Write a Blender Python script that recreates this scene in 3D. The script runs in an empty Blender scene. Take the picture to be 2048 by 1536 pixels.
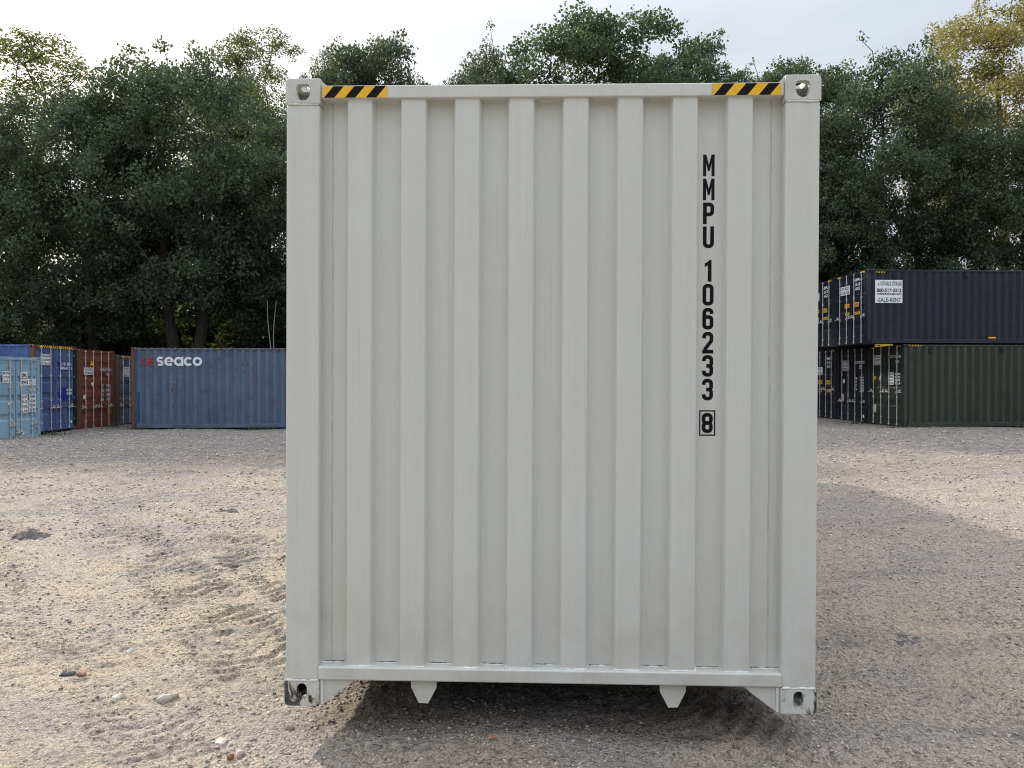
import bpy, bmesh, math, random
import numpy as np
from mathutils import Vector, Matrix
R = math.radians
scn = bpy.context.scene
col = scn.collection
random.seed(7)
RNG = np.random.default_rng(11)

# ---------------------------------------------------------------- camera
F_PX = 1539.0                       # focal length in photo pixels (2048 wide)
CAM_Z = 1.68
HORIZON = 755.0
cam = bpy.data.cameras.new('camera')
cam.sensor_width = 36.0
cam.lens = F_PX / 2048.0 * 36.0
cam.clip_start = 0.05
cam.clip_end = 3000
cam_ob = bpy.data.objects.new('camera', cam)
col.objects.link(cam_ob)
cam_ob.location = (0, 0, CAM_Z)
cam_ob.rotation_euler = (R(90) - math.atan((768 - HORIZON) / F_PX), 0, 0)
scn.camera = cam_ob

# ---------------------------------------------------------------- light
SUN_TO = Vector((-1.2, 1.3, 1.0)).normalized()      # towards the sun: behind the container, to the left
SUN_EL = math.asin(SUN_TO.z)
SUN_AZ = math.atan2(SUN_TO.x, SUN_TO.y)
world = bpy.data.worlds.new('World')
scn.world = world
world.use_nodes = True
nt = world.node_tree
nt.nodes.clear()
out = nt.nodes.new('ShaderNodeOutputWorld')
bg = nt.nodes.new('ShaderNodeBackground')
bg.inputs['Strength'].default_value = 0.1
sky = nt.nodes.new('ShaderNodeTexSky')
sky.sky_type = 'NISHITA'
sky.sun_disc = False
sky.sun_elevation = SUN_EL
sky.sun_rotation = SUN_AZ
sky.dust_density = 3.0
sky.air_density = 1.0
tc = nt.nodes.new('ShaderNodeTexCoord')
# thin bright overcast veil with faint streaks, brighter round the sun
dot = nt.nodes.new('ShaderNodeVectorMath'); dot.operation = 'DOT_PRODUCT'
nt.links.new(tc.outputs['Generated'], dot.inputs[0])
dot.inputs[1].default_value = SUN_TO
gl = nt.nodes.new('ShaderNodeMapRange')
gl.inputs['From Min'].default_value = 0.2; gl.inputs['From Max'].default_value = 1.0
gl.inputs['To Min'].default_value = 0.0; gl.inputs['To Max'].default_value = 1.0
nt.links.new(dot.outputs['Value'], gl.inputs['Value'])
gp = nt.nodes.new('ShaderNodeMath'); gp.operation = 'POWER'; gp.inputs[1].default_value = 2.2
nt.links.new(gl.outputs['Result'], gp.inputs[0])
mp = nt.nodes.new('ShaderNodeMapping'); mp.inputs['Scale'].default_value = (1.2, 1.2, 5.0)
mp.inputs['Rotation'].default_value = (0.15, 0.1, 0.4)
nt.links.new(tc.outputs['Generated'], mp.inputs['Vector'])
cn = nt.nodes.new('ShaderNodeTexNoise'); cn.inputs['Scale'].default_value = 2.2
cn.inputs['Detail'].default_value = 7; cn.inputs['Roughness'].default_value = 0.55
cn.inputs['Distortion'].default_value = 0.6
nt.links.new(mp.outputs['Vector'], cn.inputs['Vector'])
cr = nt.nodes.new('ShaderNodeMapRange')
cr.inputs['From Min'].default_value = 0.3; cr.inputs['From Max'].default_value = 0.72
cr.inputs['To Min'].default_value = 0.66; cr.inputs['To Max'].default_value = 0.95
nt.links.new(cn.outputs['Fac'], cr.inputs['Value'])
veil = nt.nodes.new('ShaderNodeMix'); veil.data_type = 'RGBA'
veil.inputs['A'].default_value = (6.1, 6.5, 7.3, 1)
veil.inputs['B'].default_value = (9.5, 9.45, 9.3, 1)
nt.links.new(gp.outputs['Value'], veil.inputs['Factor'])
mx = nt.nodes.new('ShaderNodeMix'); mx.data_type = 'RGBA'
nt.links.new(cr.outputs['Result'], mx.inputs['Factor'])
nt.links.new(sky.outputs['Color'], mx.inputs['A'])
zen = nt.nodes.new('ShaderNodeSeparateXYZ')
nt.links.new(tc.outputs['Generated'], zen.inputs[0])
zr = nt.nodes.new('ShaderNodeMapRange'); zr.interpolation_type = 'SMOOTHSTEP'
zr.inputs['From Min'].default_value = 0.38; zr.inputs['From Max'].default_value = 0.95
zr.inputs['To Min'].default_value = 1.0; zr.inputs['To Max'].default_value = 3.6
nt.links.new(zen.outputs['Z'], zr.inputs['Value'])
vs = nt.nodes.new('ShaderNodeVectorMath'); vs.operation = 'SCALE'
nt.links.new(veil.outputs['Result'], vs.inputs[0]); nt.links.new(zr.outputs['Result'], vs.inputs['Scale'])
nt.links.new(vs.outputs[0], mx.inputs['B'])
nt.links.new(mx.outputs['Result'], bg.inputs['Color'])
nt.links.new(bg.outputs['Background'], out.inputs['Surface'])

sun = bpy.data.lights.new('sun', 'SUN')
sun.energy = 4.3
sun.angle = R(1.8)
sun.color = (1.0, 0.93, 0.82)
sun_ob = bpy.data.objects.new('sun', sun)
col.objects.link(sun_ob)
sun_ob.rotation_euler = SUN_TO.to_track_quat('Z', 'Y').to_euler()
sun_ob.location = (-20, 20, 30)

scn.view_settings.view_transform = 'Standard'
scn.view_settings.look = 'None'
scn.view_settings.gamma = 1
scn.view_settings.exposure = 0.35
scn.render.engine = 'CYCLES'
scn.cycles.max_bounces = 8
scn.cycles.filter_width = 1.05
scn.cycles.denoising_prefilter = 'FAST'
scn.cycles.transparent_max_bounces = 8

# ---------------------------------------------------------------- helpers
def tag(o, label=None, cat=None, group=None, kind=None):
    if label: o['label'] = label
    if cat: o['category'] = cat
    if group: o['group'] = group
    if kind: o['kind'] = kind
    return o

def empty(name, loc=(0, 0, 0), rotz=0.0):
    o = bpy.data.objects.new(name, None)
    o.empty_display_size = 0.3
    o.location = loc
    o.rotation_euler = (0, 0, rotz)
    col.objects.link(o)
    return o

class MB:
    """collects faces for ONE mesh object"""
    def __init__(self):
        self.v = []; self.f = []; self.m = []
    def add(self, vs, fs, mi=0):
        b = len(self.v)
        self.v += [tuple(p) for p in vs]
        for f in fs:
            self.f.append(tuple(b + i for i in f)); self.m.append(mi)
    def poly(self, pts, mi=0):
        self.add(pts, [tuple(range(len(pts)))], mi)
    def box(self, x0, x1, y0, y1, z0, z1, bev=0.0, seg=2, mi=0):
        if bev <= 0:
            vs = [(x, y, z) for x in (x0, x1) for y in (y0, y1) for z in (z0, z1)]
            fs = [(0, 1, 3, 2), (4, 6, 7, 5), (0, 4, 5, 1), (2, 3, 7, 6), (0, 2, 6, 4), (1, 5, 7, 3)]
            self.add(vs, fs, mi); return
        bm = bmesh.new()
        bmesh.ops.create_cube(bm, size=1)
        for v in bm.verts:
            v.co = Vector((x0 + (v.co.x + .5) * (x1 - x0), y0 + (v.co.y + .5) * (y1 - y0), z0 + (v.co.z + .5) * (z1 - z0)))
        bmesh.ops.bevel(bm, geom=bm.edges[:], offset=bev, segments=seg, affect='EDGES', profile=0.5)
        self.bm(bm, mi)
    def bm(self, bm, mi=0, mat=None):
        bm.verts.index_update()
        vs = [(mat @ v.co if mat else v.co) for v in bm.verts]
        self.add(vs, [tuple(v.index for v in f.verts) for f in bm.faces], mi)
        bm.free()
    def tube(self, pts, radii, n=8, mi=0, cap=True):
        pts = [Vector(p) for p in pts]
        if not hasattr(radii, '__len__'): radii = [radii] * len(pts)
        rings = []
        up = Vector((0.13, 0.21, 1)).normalized()
        for i, p in enumerate(pts):
            t = (pts[min(i + 1, len(pts) - 1)] - pts[max(i - 1, 0)])
            if t.length < 1e-9: t = Vector((0, 0, 1))
            t.normalize()
            a = t.cross(up)
            if a.length < 0.05: a = t.cross(Vector((1, 0, 0)))
            a.normalize(); b = t.cross(a)
            rings.append([p + (a * math.cos(2 * math.pi * k / n) + b * math.sin(2 * math.pi * k / n)) * radii[i] for k in range(n)])
        vs = [q for r in rings for q in r]
        fs = []
        for i in range(len(pts) - 1):
            for k in range(n):
                k2 = (k + 1) % n
                fs.append((i * n + k, i * n + k2, (i + 1) * n + k2, (i + 1) * n + k))
        if cap:
            fs.append(tuple(range(n - 1, -1, -1)))
            fs.append(tuple((len(pts) - 1) * n + k for k in range(n)))
        self.add(vs, fs, mi)
    def mesh(self, name, mats, smooth=False):
        me = bpy.data.meshes.new(name)
        me.from_pydata(self.v, [], self.f)
        for m in (mats if isinstance(mats, (list, tuple)) else [mats]): me.materials.append(m)
        if any(self.m): me.polygons.foreach_set('material_index', self.m)
        if smooth: me.polygons.foreach_set('use_smooth', [True] * len(self.f))
        me.update()
        bm = bmesh.new(); bm.from_mesh(me)
        bmesh.ops.recalc_face_normals(bm, faces=bm.faces[:])
        bm.to_mesh(me); bm.free()
        return me
    def build(self, name, mats, parent=None, smooth=False):
        return link(name, self.mesh(name, mats, smooth), parent)

def link(name, me, parent=None, loc=(0, 0, 0)):
    o = bpy.data.objects.new(name, me)
    col.objects.link(o)
    o.location = loc
    if parent is not None: o.parent = parent
    return o

def np_mesh(name, V, Fq, mats, smooth=False):
    """mesh from numpy arrays: V (n,3), Fq (m,k)"""
    me = bpy.data.meshes.new(name)
    n, m, k = len(V), len(Fq), Fq.shape[1]
    me.vertices.add(n); me.vertices.foreach_set('co', V.astype(np.float32).ravel())
    me.loops.add(m * k); me.loops.foreach_set('vertex_index', Fq.astype(np.int32).ravel())
    me.polygons.add(m)
    me.polygons.foreach_set('loop_start', np.arange(0, m * k, k, dtype=np.int32))
    me.polygons.foreach_set('loop_total', np.full(m, k, dtype=np.int32))
    if smooth: me.polygons.foreach_set('use_smooth', np.ones(m, dtype=bool))
    me.materials.append(mats)
    me.update(calc_edges=True)
    return me

# ---------------------------------------------------------------- noise (numpy)
_LAT = np.random.default_rng(5).random((256, 256))
def vnoise(x, y, s, ox=0.0, oy=0.0):
    x = x / s + ox; y = y / s + oy
    xi = np.floor(x).astype(np.int64); yi = np.floor(y).astype(np.int64)
    fx = x - xi; fy = y - yi
    fx = fx * fx * (3 - 2 * fx); fy = fy * fy * (3 - 2 * fy)
    a = _LAT[xi & 255, yi & 255]; b = _LAT[(xi + 1) & 255, yi & 255]
    c = _LAT[xi & 255, (yi + 1) & 255]; d = _LAT[(xi + 1) & 255, (yi + 1) & 255]
    return (a * (1 - fx) + b * fx) * (1 - fy) + (c * (1 - fx) + d * fx) * fy - 0.5
def sstep(a, b, x):
    t = np.clip((x - a) / (b - a), 0, 1)
    return t * t * (3 - 2 * t)

# ---------------------------------------------------------------- materials
class NT:
    def __init__(self, name):
        self.mat = bpy.data.materials.new(name)
        self.mat.use_nodes = True
        self.t = self.mat.node_tree
        self.t.nodes.clear()
        self.out = self.t.nodes.new('ShaderNodeOutputMaterial')
        self.bsdf = self.t.nodes.new('ShaderNodeBsdfPrincipled')
        self.t.links.new(self.bsdf.outputs[0], self.out.inputs[0])
        self.tc = self.t.nodes.new('ShaderNodeTexCoord')
        self.co = self.tc.outputs['Object']
    def n(self, ty, **kw):
        nd = self.t.nodes.new(ty)
        for k, v in kw.items():
            if k in nd.inputs: nd.inputs[k].default_value = v
            else: setattr(nd, k, v)
        return nd
    def l(self, a, b): self.t.links.new(a, b)
    def mapping(self, scale=(1, 1, 1), loc=(0, 0, 0), rot=(0, 0, 0), src=None):
        m = self.n('ShaderNodeMapping')
        m.inputs['Scale'].default_value = scale; m.inputs['Location'].default_value = loc
        m.inputs['Rotation'].default_value = rot
        self.l(src or self.co, m.inputs['Vector'])
        return m.outputs['Vector']
    def noise(self, scale, detail=4, rough=0.5, vec=None, dist=0.0):
        nd = self.n('ShaderNodeTexNoise', Scale=scale, Detail=detail, Roughness=rough, Distortion=dist)
        self.l(vec or self.co, nd.inputs['Vector'])
        return nd.outputs['Fac']
    def ramp(self, fac, a, b, lo=0.0, hi=1.0):
        m = self.n('ShaderNodeMapRange')
        m.inputs['From Min'].default_value = a; m.inputs['From Max'].default_value = b
        m.inputs['To Min'].default_value = lo; m.inputs['To Max'].default_value = hi
        self.l(fac, m.inputs['Value'])
        return m.outputs['Result']
    def mix(self, fac, a, b, mode='MIX'):
        m = self.n('ShaderNodeMix'); m.data_type = 'RGBA'; m.blend_type = mode
        for s, v in (('Factor', fac), ('A', a), ('B', b)):
            if isinstance(v, (int, float)): m.inputs[s].default_value = v
            elif isinstance(v, tuple): m.inputs[s].default_value = v + (1,) if len(v) == 3 else v
            else: self.l(v, m.inputs[s])
        return m.outputs['Result']
    def math(self, op, a, b=None, clamp=False):
        m = self.n('ShaderNodeMath'); m.operation = op; m.use_clamp = clamp
        for i, v in enumerate((a, b)):
            if v is None: continue
            if isinstance(v, (int, float)): m.inputs[i].default_value = v
            else: self.l(v, m.inputs[i])
        return m.outputs[0]
    def bump(self, h, strength=0.3, dist=0.01):
        b = self.n('ShaderNodeBump', Strength=strength, Distance=dist)
        self.l(h, b.inputs['Height'])
        self.l(b.outputs['Normal'], self.bsdf.inputs['Normal'])
    def base(self, v):
        if isinstance(v, tuple): self.bsdf.inputs['Base Color'].default_value = v + (1,)
        else: self.l(v, self.bsdf.inputs['Base Color'])
    def rough(self, v):
        if isinstance(v, (int, float)): self.bsdf.inputs['Roughness'].default_value = v
        else: self.l(v, self.bsdf.inputs['Roughness'])

def sc(c, k): return tuple(min(1.0, x * k) for x in c)

def plain(name, c, rough=0.6, metal=0.0, var=0.12, spec=0.4):
    m = NT(name)
    nz = m.noise(9, 5, 0.6)
    m.base(m.mix(m.ramp(nz, 0.3, 0.7), sc(c, 1 - var), sc(c, 1 + var)))
    m.bsdf.inputs['Specular IOR Level'].default_value = spec
    m.rough(rough); m.bsdf.inputs['Metallic'].default_value = metal
    return m.mat

def grey_paint(name, c=(0.57, 0.588, 0.548)):
    """new light grey container paint: orange peel, faint vertical runs and dust"""
    m = NT(name)
    streak = m.noise(6.0, 6, 0.65, m.mapping((6, 6, 0.12)))
    blot = m.noise(1.7, 5, 0.6)
    speck = m.noise(60, 3, 0.5)
    a = m.mix(m.ramp(streak, 0.35, 0.7), sc(c, 0.965), sc(c, 1.03))
    b = m.mix(m.ramp(blot, 0.35, 0.7, 0, 0.5), a, (0.565, 0.56, 0.505))
    fine = m.noise(24.0, 4, 0.6, m.mapping((5, 5, 0.08)))
    b = m.mix(m.ramp(fine, 0.60, 0.74, 0, 0.20), b, (0.33, 0.33, 0.31))
    hair = m.noise(13.0, 6, 0.65, m.mapping((9, 9, 0.10), (3, 5, 1)))
    b = m.mix(m.ramp(hair, 0.69, 0.73, 0, 0.30), b, (0.22, 0.215, 0.20))
    b = m.mix(m.ramp(m.noise(9.0, 5, 0.6, m.mapping((4, 4, 0.06), (1, 2, 3))), 0.62, 0.75, 0, 0.35), b, (0.64, 0.655, 0.64))
    b = m.mix(m.ramp(speck, 0.735, 0.76, 0, 0.4), b, (0.3, 0.29, 0.27))
    # dust splashed up on the lowest few hand-widths
    sep = m.n('ShaderNodeSeparateXYZ'); m.l(m.co, sep.inputs[0])
    low = m.ramp(sep.outputs['Z'], 0.75, 0.05, 0, 1)
    dirt = m.math('MULTIPLY', low, m.ramp(m.noise(5, 6, 0.7), 0.35, 0.75), True)
    b = m.mix(m.math('MULTIPLY', dirt, 0.55), b, (0.36, 0.32, 0.27))
    m.base(b)
    m.rough(m.ramp(m.noise(12, 3), 0.3, 0.7, 0.36, 0.5))
    h = m.math('ADD', m.math('MULTIPLY', m.noise(150, 2), 0.4), m.math('MULTIPLY', m.noise(4, 3), 4.0))
    m.bump(h, 0.2, 0.004)
    return m.mat

def scuffed_paint(name, c, amount):
    """grey paint knocked off to dark steel and a little rust"""
    m = NT(name)
    geo = m.co
    nz = m.noise(15, 6, 0.58, m.mapping((1, 1, 0.6)), 0.8)
    sep = m.n('ShaderNodeSeparateXYZ'); m.l(geo, sep.inputs[0])
    lo = m.ramp(sep.outputs['Z'], 0.12, 0.0, 0, 0.12)
    edge = m.ramp(m.math('ABSOLUTE', sep.outputs['Y']), 0.085, -0.005, -0.14, 0.17)
    f = m.math('ADD', nz, m.math('ADD', lo, edge))
    k = m.ramp(f, amount, amount + 0.03)
    a = m.mix(m.ramp(m.noise(30, 4), 0.4, 0.7), c, sc(c, 0.85))
    rust = m.ramp(m.noise(22, 5, 0.6), 0.62, 0.70)
    a = m.mix(m.math('MULTIPLY', rust, 0.7), a, (0.22, 0.12, 0.05))
    a = m.mix(m.ramp(f, amount - 0.035, amount, 0, 0.75), a, m.mix(m.noise(40, 3), (0.20, 0.115, 0.06), (0.34, 0.29, 0.24)))
    m.base(m.mix(k, a, m.mix(m.ramp(m.noise(45, 4), 0.4, 0.65), (0.028, 0.027, 0.027), (0.10, 0.09, 0.085))))
    m.rough(0.55)
    m.bump(m.noise(60, 4), 0.25, 0.004)
    return m.mat

def worn_paint(name, c, rust=0.62, fade=None, streak=0.5, dirt=0.3, dark=(0.05, 0.04, 0.035), spec=0.4, gloss=0.0, ridge=0.0):
    """older container paint: faded patches, vertical streaks, rust freckles"""
    m = NT(name)
    oi = m.n('ShaderNodeObjectInfo')
    off = m.n('ShaderNodeVectorMath'); off.operation = 'ADD'
    sc2 = m.n('ShaderNodeVectorMath'); sc2.operation = 'SCALE'
    cmb = m.n('ShaderNodeCombineXYZ')
    m.l(oi.outputs['Random'], cmb.inputs[0]); m.l(oi.outputs['Random'], cmb.inputs[1])
    m.l(cmb.outputs[0], sc2.inputs[0]); sc2.inputs['Scale'].default_value = 17.0
    m.l(m.co, off.inputs[0]); m.l(sc2.outputs[0], off.inputs[1])
    m.co = off.outputs[0]
    fade = fade or sc(c, 1.5)
    st = m.noise(3.2, 6, 0.6, m.mapping((2.2, 2.2, 0.16)))
    a = m.mix(m.ramp(st, 0.35, 0.68, 0, streak), c, fade)
    if ridge:  # outer ridges painted paler, in place of light bands on the corrugation
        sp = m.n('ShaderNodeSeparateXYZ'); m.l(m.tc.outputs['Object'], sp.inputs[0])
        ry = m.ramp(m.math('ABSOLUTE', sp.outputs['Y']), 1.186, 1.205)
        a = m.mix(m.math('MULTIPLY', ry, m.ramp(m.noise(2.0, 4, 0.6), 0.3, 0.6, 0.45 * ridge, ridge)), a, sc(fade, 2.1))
    pt = m.noise(1.1, 5, 0.6, None, 0.4)
    a = m.mix(m.ramp(pt, 0.5, 0.66, 0, 0.45), a, sc(c, 0.62))
    st2 = m.noise(7, 5, 0.6, m.mapping((3, 3, 0.1)))
    a = m.mix(m.ramp(st2, 0.6, 0.72, 0, dirt), a, dark)
    rr = m.noise(7, 7, 0.7, m.mapping((1, 1, 0.55)))
    k = m.ramp(rr, rust, rust + 0.05)
    a = m.mix(k, a, m.mix(m.noise(25, 3), (0.06, 0.032, 0.02), (0.16, 0.075, 0.035)))
    m.base(a)
    m.rough(m.ramp(m.noise(5, 4), 0.3, 0.7, 0.42 - gloss, 0.65 - gloss))
    m.bsdf.inputs['Specular IOR Level'].default_value = spec
    m.bump(m.noise(9, 4), 0.15, 0.01)
    return m.mat

M = {}
GREY = (0.57, 0.588, 0.548)
M['grey'] = grey_paint('light_grey_paint')
M['grey_scuffed'] = scuffed_paint('scuffed_grey_paint', GREY, 0.515)
M['grey_chipped'] = scuffed_paint('chipped_grey_paint', GREY, 0.655)
M['weld'] = plain('painted_weld', (0.60, 0.615, 0.59), 0.35, 0, 0.2)
M['seam'] = plain('dusty_seam', (0.50, 0.50, 0.46), 0.7, 0, 0.15)
M['gap_shade'] = plain('painted_gap_shadow', (0.09, 0.085, 0.075), 0.8, 0, 0.3)  # dark colour standing in for shade along the weld
M['black'] = plain('black_vinyl', (0.007, 0.007, 0.009), 0.6, 0, 0.1, 0.12)
M['yellow'] = plain('yellow_vinyl', (0.80, 0.45, 0.012), 0.4, 0, 0.05)
M['white'] = plain('white_vinyl', (0.74, 0.76, 0.78), 0.5, 0, 0.06)
M['ink'] = plain('printed_ink', (0.035, 0.045, 0.05), 0.6)
M['green_ink'] = plain('grey_green_ink', (0.16, 0.2, 0.19), 0.6)
M['red_faded'] = worn_paint('faded_red_marking', (0.36, 0.045, 0.04), 0.66, (0.24, 0.05, 0.06))
M['marking'] = worn_paint('white_marking', (0.70, 0.72, 0.74), 0.72, (0.78, 0.8, 0.82), 0.3, 0.1)
M['zinc'] = plain('galvanised_steel', (0.55, 0.56, 0.58), 0.38, 0.3, 0.2)
M['zinc_old'] = plain('weathered_zinc', (0.50, 0.47, 0.43), 0.5, 0.15, 0.25)
M['rubber'] = plain('door_gasket', (0.012, 0.012, 0.013), 0.7)
M['under'] = plain('dark_underside', (0.03, 0.028, 0.026), 0.8)
M['rust'] = worn_paint('rusty_steel', (0.115, 0.062, 0.042), 0.5, (0.17, 0.10, 0.075))
M['deepblue'] = worn_paint('fresh_blue_touch_up', (0.012, 0.03, 0.20), 0.7)

# ---------------------------------------------------------------- ground
# height of the yard: nearly level, falling a little to the back left, a wooded bank behind
TRACKS = [  # (x0,y0,x1,y1,width,lug,depth,skew)
    (-5.6, 10.4, -1.35, 4.25, 0.60, 0.135, 0.017, 0.5), (-4.1, 9.8, -1.15, 5.0, 0.50, 0.125, 0.016, -0.5), (-7.5, 11.5, -3.6, 5.2, 0.5, 0.13, 0.013, 0.4), (-4.6, 6.3, -2.3, 2.9, 0.5, 0.12, 0.009, -0.4), (-2.6, 12.0, -1.6, 7.5, 0.5, 0.14, 0.013, 0.4), (-10.0, 12.0, -6.0, 8.0, 0.5, 0.14, 0.014, 0.4),
    (-6.8, 8.2, -2.4, 4.6, 0.50, 0.12, 0.010, 0.4), (-2.9, 5.0, -1.2, 3.0, 0.45, 0.09, 0.006, 0.4),
    (-9.5, 10.5, -1.0, 12.2, 0.55, 0.15, 0.018, 0.3), (-9, 13.8, 1, 12.9, 0.6, 0.17, 0.022, -0.3),
    (-8.0, 9.0, -3.0, 11.5, 0.5, 0.14, 0.016, 0.3), (-3.2, 8.0, -1.3, 7.2, 0.5, 0.12, 0.014, 0.3),
    (1.75, 4.35, 4.6, 3.55, 0.80, 0.125, 0.014, -0.35), (1.7, 3.2, 3.4, 2.5, 0.7, 0.125, 0.012, -0.3),
    (2.0, 6.2, 5.0, 5.0, 0.55, 0.12, 0.012, 0.4), (2.6, 8.6, 8.0, 7.4, 0.55, 0.14, 0.014, 0.4),
    (3.2, 12.0, 12.0, 13.2, 0.6, 0.17, 0.020, 0.3), (0.4, 4.3, 1.5, 3.2, 0.5, 0.11, 0.012, 0.4),
]
def base_height(x, y):
    left = sstep(6, -10, x)
    z = -(0.06 + 0.12 * left) * sstep(9, 26, y)
    rise = sstep(34.5, 60, y + 0.9 * vnoise(x, y, 6, 3, 9) * 4)
    hb = sstep(-20, -44, y + 5 * vnoise(x, y, 9, 2, 4))  # unseen hill added behind the camera to cut low sky light
    z = z + hb * (13.5 + 4 * vnoise(x, y, 14, 1, 7))
    z = z + 6.4 * rise + rise * vnoise(x, y, 5, 1, 2) * 1.4
    z = z + 0.155 * sstep(-0.55, -0.2, x - 0.03 * y) * sstep(1.15, 0.8, x - 0.03 * y) * sstep(4.35, 5.4, y) * sstep(15.2, 14.6, y)  # unseen mound added under the container, to carry it and block light
    return z
def ground_height(x, y):
    z = base_height(x, y)
    near = sstep(40, 16, y)
    z = z + 0.055 * vnoise(x, y, 3.1) * sstep(2.0, 5.0, np.abs(x - 0.2) + 0 * y)
    z = z + 0.032 * vnoise(x, y, 1.05, 7, 3)
    ridge = 1 - np.abs(vnoise(x, y * 1.3, 0.62, 2, 8)) * 2
    z = z + near * (0.024 * vnoise(x, y, 0.36, 4, 1) + 0.010 * ridge ** 3)
    z = z + near * (0.013 * vnoise(x, y, 0.13, 9, 6) + 0.012 * vnoise(x, y, 0.055, 1, 6) + 0.010 * vnoise(x, y, 0.026, 3, 5))
    z = z + near * 0.030 * vnoise(x * 0.45 + y * 0.12, y, 0.30, 6, 6) * sstep(-0.3, 0.3, vnoise(x, y, 2.3, 4, 4))
    scuff = sstep(-0.25, 0.25, vnoise(x, y, 1.6, 8, 1) + 0.6 * vnoise(x, y, 0.5, 2, 9))
    z = z + near * scuff * (0.030 * vnoise(x * 0.42 - y * 0.10, y, 0.15, 3, 7) + 0.016 * vnoise(x * 0.5, y, 0.075, 5, 1))
    for (x0, y0, x1, y1, w, lug, dep, sk) in TRACKS:
        L = math.hypot(x1 - x0, y1 - y0); ux, uy = (x1 - x0) / L, (y1 - y0) / L
        dx, dy = x - x0, y - y0
        s = dx * ux + dy * uy
        wob = 0.16 * vnoise(s, s * 0 + x0 * 3, 1.7, 5, 5)
        t = -dx * uy + dy * ux + wob
        e = sstep(w * 0.62, w * 0.42, np.abs(t)) * sstep(-0.3, 0.5, s) * sstep(L + 0.3, L - 0.5, s)
        e = e * 1.9 * sstep(-0.22, 0.16, vnoise(x, y, 0.5, x0, y0) + 0.5 * vnoise(x, y, 0.18, y0, x0))
        ph = s / lug + np.abs(t) / w * sk * 3 + 1.5 * vnoise(x, y, 0.24, 2, 2)
        fr = ph - np.floor(ph)
        saw = sstep(0, 0.62, fr) * sstep(1.0, 0.88, fr)
        z = z + e * dep * (saw - 0.72)
        rim = sstep(w * 0.42, w * 0.58, np.abs(t)) * sstep(w * 0.85, w * 0.6, np.abs(t)) * sstep(0, 0.6, s) * sstep(L, L - 0.6, s)
        z = z + rim * dep * 0.6
    return z

def axis_lines(lo, hi, centre, fine, grow):
    a = [centre]
    while a[-1] < hi: a.append(a[-1] + max(fine, grow * abs(a[-1] - centre)))
    b = [centre]
    while b[-1] > lo: b.append(b[-1] - max(fine, grow * abs(b[-1] - centre)))
    return np.array(sorted(b[1:]) + a)

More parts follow.
